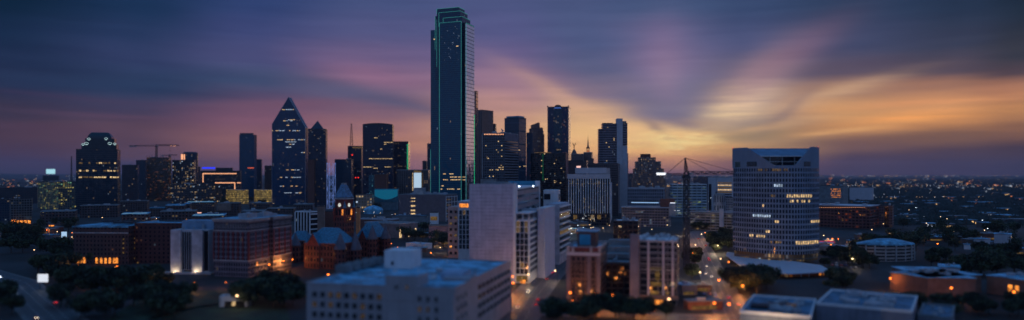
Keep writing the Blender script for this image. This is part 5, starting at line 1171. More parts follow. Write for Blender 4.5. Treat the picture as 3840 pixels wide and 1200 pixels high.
# long blue-roofed buildings with orange walls
def longblock(label, p, ytop_z, depth, mats, lits=(), nm='low_building'):
    """front wall between two ground photo points, given height"""
    (xa_, ya_), (xb_, yb_) = p; z = ytop_z; Da, Db = dist(ya_), dist(yb_); A = Vector((at(xa_, Da), Da)); B = Vector((at(xb_, Db), Db)); d_ = B-A
    f_ = Fr(A.x, A.y, math.degrees(math.atan2(d_.y, d_.x))); L_ = d_.length; r_ = thing(nm, label, 'building', (A.x, A.y, 0))
    M(f_).box(0, L_, 0, depth, 0, z).build('wall', mats, r_)
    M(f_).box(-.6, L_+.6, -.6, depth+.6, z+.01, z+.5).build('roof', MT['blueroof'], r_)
    for a_, b_ in lits: M(f_).box(L_*a_, L_*b_, -.15, .1, .6, z*.66).build('lit_opening', MT['amber'], r_)
    equipment(f_, r_, 2, L_-2, 2, depth-2, z+.5, 4, int(xa_), 'equip', 2)
    return f_, L_, r_
orw = basic('brown stucco', (.17, .09, .07), .85)
longblock('angled low building with blue roof and amber lit end wall, lower right', ((3345, 1062), (3475, 1110)), 12, 30, orw, [(.05, .2), (.3, .42)])
longblock('long blue-roofed building with glowing amber porch, lower right', ((3478, 1112), (3680, 1098)), 12, 30, orw, [(.12, .2), (.24, .36), (.75, .8)])
longblock('blue-roofed building cut by right edge of the photo', ((3700, 1100), (3900, 1130)), 12, 26, orw, [(.42, .5), (.55, .62)])
longblock('small flat-roofed annex behind the long amber-porched building', ((3520, 1045), (3600, 1050)), 9, 20, MT['lavender'], [])
longblock('pale two-storey house among dark trees near right edge', ((3652, 925), (3690, 928)), 9, 14, MT['lavender'], [], 'house')
longblock('wide pale house with blue walls near right edge', ((3728, 912), (3790, 915)), 11, 18, MT['lavender'], [], 'house')
longblock('little pale shed left of the wide pale house', ((3616, 935), (3640, 936)), 5, 8, MT['white'], [], 'house')
# bottom right roofs
r, fr, w, d, h = T('flat_roofed_building', 'near blue flat roof with parapet and dark skylights, bottom edge right', 'building', 2775, 3040, 3060, 1185, 345, -3, basic('dusky wall render', (.15, .16, .21), .8, streaks=.5), d=54, units=14, roof='duskroof', walltop='white', hmax=2)
M(fr).box(-w+3, -w+12, 14, 24, h-1, h+.5).box(-22, -8, 20, 30, h-1, h+.4).build('skylight', MT['black'], r)
r, fr, w, d, h = T('flat_roofed_building', 'near taller blue roof with sloping white parapet, bottom right of photo', 'building', 3062, 3420, 3440, 1165, 350, -4, basic('dusky wall render', (.15, .16, .21), .8, streaks=.5), d=52, units=16, roof='duskroof', walltop='white', hmax=2.5)
r, fr, w, d, h = T('flat_roofed_building', 'dark low blue roof at bottom edge beside the taller blue roof', 'building', 3442, 3570, 3580, 1190, 360, 4, basic('dusky wall render', (.15, .16, .21), .8, streaks=.5), d=40, units=6, roof='duskroof', walltop='roof', hmax=2)
# ------------------------------------------------------------------ low roofs, left middle distance
low = [(560, 640, 778, 1380, 'teal', 'teal-roofed hall left of the dark brown block'), (455, 565, 800, 980, 'blueroof', 'flat blue-grey roof with bright edge above the brick hotel'), (620, 700, 768, 1200, 'blueroof', 'pale blue shed roof left of the little lit sign'),
       (700, 812, 757, 1500, 'teal', 'bright teal strip roof below the outlined building'), (690, 720, 762, 1250, 'blueroof', 'small blue rooftop cube before the teal strip roof'), (720, 850, 806, 960, 'blueroof', 'long pale roof in front of the dark brown block'),
       (815, 905, 760, 1330, 'brick', 'plain dark brown block with water-stained walls'), (600, 740, 790, 1050, 'brick', 'long maroon roof in the left middle distance'), (905, 1000, 790, 1150, 'roof', 'grey roof cluttered with pale sheds behind the ornate office'),
       (1000, 1110, 780, 1240, 'roof', 'low grey block left of the white garage'), (300, 450, 768, 1350, 'roof', 'dark platform roof at the foot of the domed tower'), (150, 290, 790, 1150, 'roof', 'dark wide roof below the grid-wall office'),
       (450, 560, 752, 1500, 'dark', 'curved dark station roof right of the domed tower'), (935, 1020, 760, 1500, 'roof', 'low dark block below the yellow garages'), (1100, 1180, 765, 1450, 'roof', 'low dark block at the foot of the pyramid-topped tower')]
for i, (a_, b_, y_, D, mt, lb) in enumerate(low):
    r, fr, w, d, h = T('low_building', lb, 'building', a_, b_-8, b_, y_, D, -6 if i % 2 else -14, facade((.06, .045, .05), (.01, .01, .014), 4.5, 4.5, .5, .5, .12, .8), d=36+8*(i % 3), units=3 if b_-a_ > 40 else 1, roof=mt if mt not in ('brick', 'dark') else 'roof', walltop={'teal': 'teal', 'blueroof': 'blueroof'}.get(mt, 'roof'))
    if i in (1, 5, 3): panel(fr, r, 'roof_edge_light', emit('cool roof edge strip', (120, 175, 215), .5), a_+4, y_-2, b_-12, y_+2, y=3, t=.5)  # roof edge made bright by an emissive strip
    if i == 6: panel(fr, r, 'side_screen', 'tan', a_, y_+3, b_-40, y_+30)
r0 = bpy.data.objects['low_building']
m = M(Fr(at(738, 1150), 1150)).box(-7, 7, 0, 1, 14, 20).box(-6, -5, .2, .8, 0, 14).box(5, 6, .2, .8, 0, 14)
tag(m.build('lit_sign', emit('salmon lit sign', (255, 190, 170), .9)), 'small pinkish lit sign between blue roofs, left middle distance', 'sign')
# lit signs at lower left
for px, py, wd, hh, c_, lb in ((160, 1043, 7.0, 5.6, (225, 232, 245), 'bright white square lit sign beside the road, bottom left'), (240, 880, 5.8, 6.5, (170, 205, 240), 'pale blue lit sign by the trees left of the brick hotel')):
    D = dist(py+40); r = thing('lit_sign', lb, 'sign', (at(px, D), D, 0)); zc2 = zt(py, D)
    m = M(); m.bar((-wd*.3, .3, 0), (-wd*.3, .3, zc2), .25).bar((wd*.3, .3, 0), (wd*.3, .3, zc2), .25); m.build('post', MT['dark'], r)
    M().box(-wd/2, wd/2, -.1, .5, zc2-hh/2, zc2+hh/2).build('sign_panel', emit('lit sign face', c_, .95), r)
# memorial and plaza near bottom left
D = dist(1150); fr = Fr(at(880, D), D, 6); r = thing('memorial', 'pale roofless concrete frame monument with lit inside, lower left', 'monument', (fr.cx, D, 0))
for a in ((-9, 9, -.5, .5, 3.5, 6.5), (-9, -7.6, -.5, 8, 0, 6.5), (7.6, 9, -.5, 8, 0, 6.5), (-9, 9, 7.5, 8.5, 2, 6.5), (-9, -6, -.5, .5, 0, 3.5), (6, 9, -.5, .5, 0, 3.5)): M(fr).box(*[a[k] for k in range(6)]).build('concrete_wall', MT['white'], r)
M(fr).box(-2, 0, 1, 1.4, .5, 3).build('lit_plaque', MT['warm'], r)
D = dist(1130); fr = Fr(at(610, D), D); r = thing('pergola', 'pale greenish pergola glimmering among the trees, lower left', 'pergola', (fr.cx, D, 0))
for x in (-5, -1.6, 1.6, 5): M(fr).box(x-.25, x+.25, 0, .5, 0, 5).build('post', MT['white'], r)
M(fr).box(-6, 6, -.5, 4, 5, 5.5).build('roof', MT['blueroof'], r); M(fr).box(-2, 2, .6, .8, .5, 3).build('lit_screen', MT['dimwarm'], r)
# ------------------------------------------------------------------ trees
LF = [MT['leaf'], MT['leaf2']]
def crown_mesh(seed, n, squash=.75):
    q = random.Random(seed); vs = []; fs = []; mi = []
    lumps = [(Vector((q.gauss(0, .42), q.gauss(0, .42), q.uniform(-.25, .5)*squash)), q.uniform(.34, .6)) for _ in range(13)]
    for i in range(n):
        c_, rr = lumps[i % len(lumps)]; d_ = Vector((q.gauss(0, 1), q.gauss(0, 1), q.gauss(0, .85))); d_.normalize()
        p_ = c_+d_*rr*(q.random()**.35); s_ = q.uniform(.05, .105)
        a = Vector((q.gauss(0, 1), q.gauss(0, 1), q.gauss(0, .7))).normalized(); b_ = a.cross(Vector((q.gauss(0, 1), q.gauss(0, 1), q.gauss(0, 1)))).normalized()
        k = len(vs); vs += [p_-a*s_-b_*s_*.6, p_+a*s_*.3-b_*s_, p_+a*s_+b_*s_*.4, p_-a*s_*.2+b_*s_]; fs.append((k, k+1, k+2, k+3)); mi.append((i % len(lumps)) % 2)
    me = bpy.data.meshes.new('crown'); me.from_pydata([tuple(v) for v in vs], [], fs)
    for m_ in LF: me.materials.append(m_)
    me.polygons.foreach_set('material_index', mi); return me
def trunk_mesh(seed):
    q = random.Random(seed); m = M(); m.cyl(0, 0, .055, -1.15, -.2, .035, n=7)
    for i in range(5):
        t = 2*math.pi*i/5+q.random(); m.bar((0, 0, -.5+.06*i), (.42*math.cos(t), .42*math.sin(t), .15+.1*q.random()), .025)
    me_o = m.build('trunk', MT['bark']); me = me_o.data; bpy.data.objects.remove(me_o); return me
CR = [crown_mesh(s, 2600) for s in range(5)]; CS = [crown_mesh(20+s, 700) for s in range(4)]; TR = [trunk_mesh(s) for s in range(3)]
tree_n = [0]
def tree(px, D, rad, label, group, far=False):
    i = tree_n[0]; tree_n[0] += 1
    x = at(px, D); r = thing('tree', label, 'tree', (x, D, rad*1.15*rnd.uniform(.9, 1)), group)
    s_ = rad*rnd.uniform(.9, 1.12)
    r.scale = (s_, s_, s_*rnd.uniform(.85, 1.1)); r.rotation_euler.z = rnd.uniform(0, 6.28); r.location.z = 1.15*r.scale[2]
    for nm, me in (('trunk', TR[i % 3]), ('crown', (CS if far else CR)[i % (4 if far else 5)])):
        o = bpy.data.objects.new(nm, me); col.objects.link(o); o.parent = r
def grove(region, n, rad, label, group, far=False, seed=0):
    q = random.Random(seed+len(label)); (x0, x1, y0, y1) = region
    for _ in range(n): tree(q.uniform(x0, x1), dist(q.uniform(y0, y1)), q.uniform(*rad), label, group, far)
grove((255, 640, 1068, 1115), 20, (6, 9), 'big dark tree in the row before the brick hotel', 'dark trees before the brick hotel')
grove((140, 270, 930, 1060), 16, (6, 9), 'dark tree left of the brick hotel near the pale blue sign', 'trees left of the brick hotel')
grove((0, 150, 880, 985), 14, (6, 9), 'dark tree by the road on far left', 'trees at far left')
grove((220, 700, 1120, 1195), 20, (5, 8), 'dark park tree at bottom left beside the brick path', 'park trees bottom left')
grove((930, 1150, 1095, 1160), 18, (6, 8), 'dark leafy tree between the ornate office and the near white office', 'trees before the ornate office')
grove((-40, 60, 1120, 1190), 4, (6, 8), 'large dark tree at bottom left corner', 'trees in the bottom left corner')
grove((1460, 1600, 868, 905), 14, (5, 8), 'tree between the museum and the small white building', 'trees beside the museum', True)
grove((1625, 1715, 905, 935), 9, (6, 8), 'tree before the pink blank-walled block', 'trees before the pink block', True)
grove((1310, 1440, 770, 790), 12, (7, 10), 'tree in the plaza by the teal hall', 'trees by the teal hall', True)
grove((830, 1160, 752, 768), 18, (7, 10), 'dark tree along the street below the tall glass towers', 'trees below the tall towers', True)
grove((2060, 2260, 1175, 1215), 9, (5, 7), 'dark tree at bottom edge below the brick tower', 'trees below the brick tower')
grove((2300, 2520, 1175, 1215), 8, (4, 6), 'dark tree at bottom edge below the framed block', 'trees below the framed block')
grove((2735, 2890, 1060, 1110), 18, (6.5, 8), 'huge dark tree before the concrete tower canopy', 'big trees before the concrete tower')
grove((3110, 3230, 1060, 1090), 8, (5, 6.5), 'dark tree right of the concrete tower canopy', 'trees right of the canopy')
grove((2660, 2740, 880, 950), 16, (5, 8), 'green tree in the park strip between road and concrete tower', 'park trees by the road')
grove((2590, 2745, 850, 866), 12, (5, 8), 'dark tree in front of the long parking garage', 'trees before the parking garage', True)
grove((2575, 2612, 960, 1050), 6, (4, 6), 'tree at left kerb of the road behind the crane', 'kerb trees left of the road')
grove((3200, 3330, 925, 1010), 10, (6, 8), 'dark tree near the round-roofed building', 'trees near the round-roofed building')
grove((3320, 3840, 1140, 1190), 22, (3.5, 5.5), 'dark tree in front of the long blue-roofed buildings', 'trees lower right')
grove((3085, 3235, 925, 1030), 15, (4, 6.5), 'street tree between the red garage and the canopy', 'street trees right of the concrete tower')
grove((3480, 3840, 950, 1040), 24, (6, 9), 'dark tree on the wooded slope behind the amber-lit buildings', 'wooded slope right')
grove((3350, 3840, 860, 945), 28, (7, 10), 'tree in the dark neighbourhood at right', 'neighbourhood trees right', True)
grove((0, 280, 830, 880), 12, (6, 9), 'tree in the dark streets at far left', 'street trees far left', True)
# far suburb canopy: reads as one mass
q = random.Random(77); vs = []; fs = []
for i in range(15000):
    py = 655+q.random()**1.8*205+3.2; D = dist(py, 6)
    if D > 14000: continue
    px = q.uniform(3080, 4000) if q.random() < .62 else q.uniform(-200, 3080)
    if px < 3080 and D < 2700: continue
    if D < 1150: continue
    x = at(px, D); s_ = q.uniform(5, 10)*(1+D/5000); hz = q.uniform(5, 9)*(1+D/14000)
    k = len(vs)
    for t in range(5): a = 2*math.pi*t/5+q.random()*.6; vs.append((x+s_*math.cos(a), D+s_*1.5*math.sin(a), q.uniform(0, 2)))
    vs.append((x+q.uniform(-2, 2), D+q.uniform(-2, 2), hz))
    fs += [(k+t, k+(t+1) % 5, k+5) for t in range(5)]
me = bpy.data.meshes.new('wood'); me.from_pydata(vs, [], fs); me.materials.append(basic('distant foliage', (.014, .019, .018), .9, vary=.3, scale=.01)); o = bpy.data.objects.new('far_treetops', me); col.objects.link(o); o['kind'] = 'stuff'
tag(o, 'dark distant treetops spreading to the horizon', 'trees')
# ------------------------------------------------------------------ far low buildings with a lit front
fbm = [basic('far wall', (.10, .10, .12), .8), basic('far wall tan', (.12, .09, .08), .8)]
fl_m = [emit('far warm light', (255, 200, 130), .9), emit('far white light', (215, 225, 240), .8), emit('far orange light', (255, 150, 80), .9)]
far_pro = {}
def far_mesh(kind):
    if kind in far_pro: return far_pro[kind]
    a = M().box(-9, 9, 0, 12, 0, 6).build('wall', fbm[kind % 2]); b_ = M().box(-9.4, 9.4, -.5, 12.4, 6.02, 6.7).build('roof', MT['blueroof' if kind % 2 else 'roof'])
    q = random.Random(kind); m = M()
    x = -8
    while x < 7: l = q.uniform(1, 5); m.box(x, min(x+l, 8.5), -.35, -.02, 1, q.uniform(2.5, 5)); x += l+q.uniform(.5, 4)
    c_ = m.build('lit_windows_front' if False else 'lit_shopfront', fl_m[kind % 3])
    far_pro[kind] = [(o.name.split('.')[0], o.data) for o in (a, b_, c_)]
    for o in (a, b_, c_): bpy.data.objects.remove(o)
    return far_pro[kind]
q = random.Random(99)
def far_low(px, py, s_, label, group, kind):
    D = dist(py); r = thing('low_building', label, 'building', (at(px, D), D, 0), group); r.scale = (s_, s_, s_*.8)
    for nm, me in far_mesh(kind): o = bpy.data.objects.new(nm, me); col.objects.link(o); o.parent = r
for i in range(150):
    t = q.random(); py = 665+t**1.5*190; px = q.uniform(3100, 3850)
    far_low(px, py, q.uniform(.8, 1.6)*(1+2.2*max(0, 1-(py-655)/60)), 'small low building with a lit front in the dark suburb beyond the concrete tower', 'suburban buildings right', q.randrange(6))
for i in range(44):
    py = 664+q.random()**1.4*60; far_low(q.uniform(-20, 280), py, q.uniform(.8, 1.4)*(1+2*max(0, 1-(py-655)/50)), 'small low building with a lit front in the dark at far left', 'suburban buildings left', q.randrange(6))
for i in range(30):
    py = 667+q.random()*50; far_low(q.uniform(2480, 2760), py, q.uniform(1, 2.4), 'small low building with a lit front under the crane jib', 'suburban buildings below the crane', q.randrange(6))
# strings of lights on the horizon: nobody could count them
for nm, c_, st in (('warm_city_lights', (255, 196, 130), 2.2), ('white_city_lights', (220, 228, 245), 1.8)):
    m = M()
    for i in range(340):
        u = q.random(); px = q.uniform(3070, 3860) if u < .6 else (q.uniform(-30, 290) if u < .76 else q.uniform(2340, 2760)); py = 655+abs(q.gauss(0, 1))**1.3*26+2.5
        if q.random() < .5: py = q.choice((659, 661, 693, 697, 738))+q.uniform(-1.2, 1.2); px += 0 if px < 3000 else 120*math.sin(i)
        D = min(16000, dist(py, 9)); s_ = D/F*.55*q.uniform(.5, 1.5)
        m.box(at(px, D)-s_, at(px, D)+s_, D, D+1, zt(py, D)-s_*.6, zt(py, D)+s_*.6)
    o = m.build(nm, emit(nm, c_, st)); o['kind'] = 'stuff'; tag(o, ('warm' if 'warm' in nm else 'cold white')+' points of light scattered over the dark distant suburb', 'lights')
# ------------------------------------------------------------------ street lamps
lampm = {}
def lamp_parts(kind):
    if kind in lampm: return lampm[kind]
    a = M().cyl(0, 0, .14, 0, 8.6, .08, n=7).bar((0, 0, 8.5), (1.6, 0, 8.9), .1).build('pole', MT['dark'])
    b_ = M().lathe(1.7, 0, [(.1, 8.35), (.5, 8.5), (.62, 8.8), (.4, 9.1), (.05, 9.2)], 8).build('lamp_head', MT[kind])
    lampm[kind] = [(o.name.split('.')[0], o.data) for o in (a, b_)]
    for o in (a, b_): bpy.data.objects.remove(o)
    return lampm[kind]
def street_lamp(px, py, label, group=None, kind='lamp', light=0, s_=1., pos=None):
    D = dist(py) if pos is None else 0; r = thing('street_lamp', label, 'street lamp', (at(px, D), D, 0) if pos is None else (pos[0], pos[1], 0), group); r.scale = (s_,)*3; r.rotation_euler.z = rnd.uniform(0, 6.3)
    for nm, me in lamp_parts(kind): o = bpy.data.objects.new(nm, me); col.objects.link(o); o.parent = r
    if light:
        ld = bpy.data.lights.new('bulb', 'POINT'); ld.energy = light*.4; ld.shadow_soft_size = .8; ld.color = {'lamp': (1, .72, .42), 'sodium': (1, .34, .07), 'coollamp': (.85, .95, 1)}[kind]
        lo = bpy.data.objects.new('bulb', ld); col.objects.link(lo); lo.location = (1.7, 0, 8.0); lo.parent = r
SL = [ (1618, 985, 'sodium lamp behind the near white office', 'sodium', 16000), (1930, 1110, 'sodium lamp on the street beside the near white office', 'sodium', 30000),
      (1915, 1085, 'sodium lamp at the foot of the white slab', 'sodium', 12000), (2090, 1060, 'warm lamp at the foot of the blank lavender wing', 'lamp', 14000), (2135, 1150, 'sodium lamp left below the brick tower', 'sodium', 5000), (2238, 1152, 'sodium lamp right below the brick tower', 'sodium', 8000),
      (2305, 1160, 'sodium lamp between the brick tower and framed block', 'sodium', 6000), (2345, 965, 'single orange lamp above the stepped terraces', 'sodium', 12000), (2520, 1180, 'warm lamp in front of the framed block base', 'lamp', 5000),
      (3128, 925, 'strong orange lamp before the long red garage', 'sodium', 26000), (3178, 1150, 'pale lamp in front of the trees right of the canopy', 'lamp', 5000), (3205, 1010, 'lamp shining green on the tree right of the canopy', 'lamp', 9000),
      (3515, 945, 'tall orange lamp alone in the dark wood at right', 'sodium', 4000), (1473, 840, 'brilliant white lamp beside the grey garage', 'coollamp', 26000), (2632, 835, 'brilliant white floodlight by the parking garage', 'coollamp', 40000),
      (3340, 1090, 'amber lamp under the angled blue-roofed building', 'sodium', 6000), (3560, 1130, 'amber lamp by the glowing porch', 'sodium', 9000), (3815, 1150, 'amber lamp near the right edge', 'sodium', 9000),
      (300, 1035, 'amber lamp at left corner of the brick hotel', 'sodium', 12000), (430, 1040, 'amber lamp at right corner of the brick hotel arcade', 'sodium', 16000), (215, 935, 'orange lamp by the pale blue sign', 'sodium', 9000), (10, 1085, 'pale headlight-like lamp at left edge', 'coollamp', 5000),
      (2700, 1010, 'lamp over the road beside the park trees', 'lamp', 9000), (2605, 950, 'lamp over the far bend of the road', 'lamp', 12000), (2625, 905, 'lamp at the distant road bend', 'lamp', 12000), (2745, 1200, 'sodium lamp at bottom of the road', 'sodium', 14000), (2690, 1100, 'sodium lamp half way up the road', 'sodium', 12000),
      (1345, 985, 'warm lamp in the courthouse yard', 'lamp', 2500), (1240, 1075, 'dim lamp at the foot of the red courthouse', 'sodium', 2500), (2215, 845, 'lamp in front of the finned office', 'lamp', 16000), (1990, 1075, 'warm lamp at the glazed corner of the grid wing', 'lamp', 9000),
      (60, 850, 'amber lamp by the lit office at far left', 'sodium', 9000), (650, 1120, 'dim lamp by the pergola in the park', 'lamp', 2500), (900, 1165, 'lamp at the monument', 'lamp', 3500), (1690, 960, 'sodium lamp under the trees left of the slab', 'sodium', 9000)]
for px, py, lb, kd, en in SL: street_lamp(px, py, lb, None, kd, en)
for i in range(20): street_lamp(q.uniform(1290, 1490), q.uniform(765, 825), 'small white street lamp in the plaza by the teal hall', 'plaza lamps by the teal hall', 'coollamp' if i % 4 == 0 else 'lamp', 0, q.uniform(.4, .9))
for i in range(26): street_lamp(q.uniform(820, 1230), q.uniform(748, 775), 'small street lamp below the tall glass towers', 'lamps below the tall towers', 'lamp' if i % 2 else 'coollamp', 0, .8)
for i in range(36): street_lamp(q.uniform(3260, 3840), q.uniform(790, 930), 'street lamp between dark trees in the right-hand neighbourhood', 'lamps in the right neighbourhood', 'lamp' if i % 3 else 'coollamp', 0, .8)
for i in range(14): street_lamp(q.uniform(10, 280), q.uniform(800, 1000), 'street lamp between dark trees on the far left', 'lamps at far left', 'lamp', 0, .7)
for i in range(14): street_lamp(q.uniform(2150, 2500), q.uniform(835, 885), 'street lamp in the streets behind the framed block', 'lamps behind the framed block', 'lamp', 0, .8)
# uplights of the pilasters
for k, p_ in enumerate(UPL):
    rt = thing('uplight', ('left' if k == 0 else 'right')+' ground floodlight washing a pale pilaster', 'floodlight', (p_[0], p_[1], 0)); M().box(-.4, .4, -.3, .3, 0, .7).build('housing', MT['dark'], rt); M().box(-.2, .2, -.15, .15, .72, .78).build('lens', MT['warm'], rt)
    ld = bpy.data.lights.new('beam', 'POINT'); ld.energy = 1000; ld.color = (1, .74, .38); ld.shadow_soft_size = .4; lo = bpy.data.objects.new('beam', ld); col.objects.link(lo); lo.location = (0, 0, 1.6); lo.parent = rt
for k_, (p_, lb, en) in enumerate(zip(GLOW, ('big sodium lamp glowing against the side of the ornate office', 'smaller sodium lamp near the corner of the ornate office', 'sodium lamp at the back end of the ornate office'), (26000, 9000, 2500))): street_lamp(0, 0, lb, None, 'sodium', en, .9, pos=p_)
for k_, (a_, b_) in enumerate(((2150, 1150), (2185, 1158), (2270, 1150), (2400, 1185), (2460, 1190))): street_lamp(a_, b_, 'low amber lamp at the foot of the foreground towers', 'amber lamps at the foot of the foreground towers', 'sodium', 5500, .42)
for k_ in range(10):
    t_ = k_/9*(len(ROAD)-2); i_ = min(int(t_), len(ROAD)-3); p_ = ROAD[i_].lerp(ROAD[i_+1], t_-i_); street_lamp(0, 0, 'added sodium lamp along the long road right of the crane', 'added lamps along the road right of the crane', 'sodium' if k_ % 3 else 'lamp', 42000, .9, pos=(p_.x-(12.5 if k_ % 2 else -12.5), p_.y))  # lamps added to brighten and warm the road surface
for k_ in range(8): street_lamp(3085+k_*30, 905+(k_*37 % 60), 'orange lamp in the street below the long red garage', 'lamps below the red garage', 'sodium' if k_ % 3 else 'lamp', 9000 if k_ % 2 else 4000, .8)
for k_ in range(9): street_lamp(q.uniform(2120, 2370), q.uniform(838, 900), 'street lamp near the foot of the finned office', 'lamps by the finned office', 'lamp' if k_ % 2 else 'coollamp', 5000, .7)
for k_ in range(12): street_lamp(60+k_*52+q.uniform(-15, 15), q.uniform(860, 905), 'amber lamp in the streets behind the brick hotel', 'lamps behind the brick hotel', 'sodium' if k_ % 3 else 'lamp', 6000, .7)
for k_ in range(18): street_lamp(q.uniform(330, 1100), q.uniform(772, 845), 'lamp between low roofs in the left middle distance', 'lamps among the low roofs left', 'sodium' if k_ % 3 == 0 else 'lamp', 5000 if k_ % 2 else 0, .8)
for k_ in range(8): street_lamp(q.uniform(640, 1130), q.uniform(1075, 1110), 'dim lamp in the plaza before the ornate office', 'plaza lamps before the ornate office', 'sodium', 2600, .5)
for k_ in range(8): street_lamp(q.uniform(1440, 1740), q.uniform(890, 960), 'lamp among trees above the near white office', 'lamps among trees above the near white office', 'sodium' if k_ % 2 else 'lamp', 5000, .6)
# street-level infill
def small_building(px, py, w_, d_, h_, mats, label, lit=True, th=-8, group='small street-level buildings', roof='roof'):
    D = dist(py); f_ = Fr(at(px, D), D, th); r_ = thing('low_building', label, 'building', (f_.cx, f_.cy, 0), group)
    M(f_).box(-w_/2, w_/2, 0, d_, 0, h_).build('wall', mats, r_); M(f_).box(-w_/2-.3, w_/2+.3, -.3, d_+.3, h_+.01, h_+.5).build('roof', MT[roof], r_)
    if lit: M(f_).box(-w_*.4, w_*.3, -.12, -.02, .5, 2.4).build('lit_shopfront', MT['amber' if int(px) % 4 == 0 else 'dimwarm'], r_)
    M(f_).box(-w_*.2, w_*.05, d_*.3, d_*.6, h_+.5, h_+1.9).build('rooftop_unit', MT['equip'], r_)
cl_ = [basic('brown render', (.12, .08, .07)), basic('grey render', (.13, .13, .15)), basic('brick shop wall', (.12, .045, .035))]
q = random.Random(12)
for (x0, x1, y0, y1), n, gname, lb in (((3085, 3300, 895, 960), 9, 'small buildings below the red garage', 'small shop building in the street below the red garage'), ((2140, 2380, 835, 880), 7, 'small buildings by the finned office', 'small low building near the foot of the finned office'),
    ((20, 270, 835, 905), 9, 'small buildings far left', 'small low building among trees on the far left'), ((450, 1000, 800, 860), 10, 'low roofs behind the hotel', 'small low building behind the brick hotel and ornate office'), ((1460, 1720, 850, 960), 5, 'small buildings by the museum', 'small low building among trees near the museum'),
    ((3440, 3840, 860, 1000), 10, 'small houses in the wood right', 'small house among dark trees at right'), ((2585, 2650, 1080, 1190), 3, 'sheds left of the road', 'low shed on the lot left of the road')):
    for k_ in range(n): small_building(q.uniform(x0, x1), q.uniform(y0, y1), q.uniform(9, 22), q.uniform(8, 16), q.uniform(4, 8), cl_[k_ % 3], lb, k_ % 4 != 3, q.uniform(-20, 10), gname, 'blueroof' if k_ % 2 else 'roof')
D = dist(925); r = thing('fuel_canopy', 'pink and orange lit canopy beside the concrete tower, right side', 'canopy', (at(3100, D), D, 0)); fr = Fr(at(3100, D), D, -4)
M(fr).box(-9, 9, 0, 9, 4.6, 5.6).build('roof', emit('pink lit fascia', (215, 90, 130), .45), r)
for x in (-7, 7): M(fr).box(x-.2, x+.2, 2, 2.4, 0, 4.6).build('post', MT['white'], r)
ld = bpy.data.lights.new('bulb', 'POINT'); ld.energy = 3000; ld.color = (1, .5, .2); lo = bpy.data.objects.new('bulb', ld); col.objects.link(lo); lo.location = (0, 3, 4); lo.parent = r
# ------------------------------------------------------------------ cars
body_m = [basic('car paint', c_, .3, spec=.6, vary=.0) for c_ in ((.3, .3, .32), (.03, .03, .035), (.25, .03, .03), (.05, .08, .2))]
hl, tl_ = emit('headlight', (255, 235, 200), 9), emit('tail light', (255, 40, 25), 5)
def car_parts():
    prof = [(-2.2, .35), (2.2, .35), (2.25, .8), (1.3, .95), (.6, 1.45), (-1.1, 1.45), (-1.9, .95), (-2.25, .85)]
    m = M(); A = [(x, -.88, z) for x, z in prof]; B = [(x, .88, z) for x, z in prof]
    m.face(A); m.face(B[::-1])
    for i in range(len(A)): j = (i+1) % len(A); m.face([A[i], B[i], B[j], A[j]])
    o = [m.build('body', body_m[0])]
    o.append(M().box(-1.0, .55, -.9, .9, 1.0, 1.36).build('window', MT['black']))
    for x in (-1.35, 1.35):
        for y in (-.86, .86):
            n = 12; m = M(); P_ = [(x+.33*math.cos(2*math.pi*k/n), y-.1, .33+.33*math.sin(2*math.pi*k/n)) for k in range(n)]; Q_ = [(a, y+.1, c_) for a, _, c_ in P_]
            m.face(P_); m.face(Q_[::-1])
            for k in range(n): m.face([P_[k], Q_[k], Q_[(k+1) % n], P_[(k+1) % n]])
            o.append(m.build('wheel', MT['black']))
    for y in (-.6, .6): o.append(M().box(2.22, 2.3, y-.2, y+.2, .6, .8).build('headlight', hl)); o.append(M().box(-2.32, -2.24, y-.22, y+.22, .65, .85).build('tail_light', tl_))
    return o
cp = car_parts(); cpm = [(o.name.split('.')[0], o.data) for o in cp]
for o in cp: bpy.data.objects.remove(o)
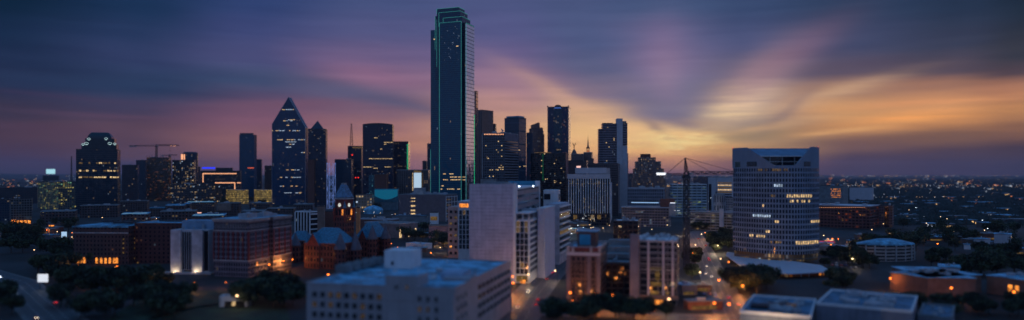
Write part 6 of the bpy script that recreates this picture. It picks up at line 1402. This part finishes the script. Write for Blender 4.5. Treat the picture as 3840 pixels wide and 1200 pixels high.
def cars(P_, n, w_, label, group, seed):
    q = random.Random(seed)
    for i in range(n):
        k = q.randrange(len(P_)-1); a, b_ = P_[k], P_[k+1]; t = q.random(); d_ = (b_-a).normalized(); side = q.choice((-1, 1)); nn = Vector((-d_.y, d_.x, 0))
        p_ = a.lerp(b_, t)-nn*side*w_*q.choice((.14, .36)); ang = math.atan2(d_.y, d_.x)+(0 if side > 0 else math.pi)
        r = thing('car', label, 'car', (p_.x, p_.y, .045), group); r.rotation_euler.z = ang
        ci = q.randrange(4)
        for nm, me in cpm:
            o = bpy.data.objects.new(nm, me); col.objects.link(o); o.parent = r
            if nm == 'body': o.material_slots[0].link = 'OBJECT'; o.material_slots[0].material = body_m[ci]
cars(ROAD[1:], 18, 16, 'car with lights on driving the road right of the crane', 'cars on the road right of the crane', 4)
def lot(px0, px1, py0, py1, n, label, group, seed):
    q = random.Random(seed); D0_, D1_ = dist(py1), dist(py0)
    for i in range(n):
        D = D0_+(D1_-D0_)*((i % 3)+.5)/3; px = px0+(px1-px0)*(i//3+.5)/(n/3)
        if q.random() < .25: continue
        r = thing('car', label, 'car', (at(px, D), D, .02), group); r.rotation_euler.z = R(90+q.uniform(-3, 3)); ci = q.randrange(4)
        for nm, me in cpm:
            if 'light' in nm: me = dull[nm]
            o = bpy.data.objects.new(nm, me); col.objects.link(o); o.parent = r
            if nm == 'body': o.material_slots[0].link = 'OBJECT'; o.material_slots[0].material = body_m[ci]
dull = {}
for nm, me in cpm:
    if 'light' in nm: m2 = me.copy(); m2.materials.clear(); m2.materials.append(MT['steel']); dull[nm] = m2
lot(3110, 3215, 985, 1010, 18, 'parked car on the lot right of the concrete tower', 'cars parked right of the concrete tower', 1)
lot(2610, 2690, 1075, 1140, 12, 'parked car on the lot left of the road', 'cars parked left of the road', 2)
cars(ROADM[:4], 7, 20, 'car on the street between the white slab and the brick tower', 'cars on the street by the white slab', 5)
cars(ROADL[1:], 6, 22, 'car on the dark road at bottom left', 'cars on the road bottom left', 6)
# air: thin dusk haze
hz = bpy.data.materials.new('dusk haze'); hz.use_nodes = True; n = hz.node_tree.nodes; n.clear()
v_ = n.new('ShaderNodeVolumePrincipled'); o_ = n.new('ShaderNodeOutputMaterial'); hz.node_tree.links.new(v_.outputs[0], o_.inputs['Volume'])
v_.inputs['Color'].default_value = (.66, .62, .80, 1); v_.inputs['Density'].default_value = 2.0e-5
o = M().box(-27500, 27500, -27500, 27500, -7, 560).build('haze', hz); o['kind'] = 'stuff'; tag(o, 'thin blue dusk air over the whole city', 'haze')
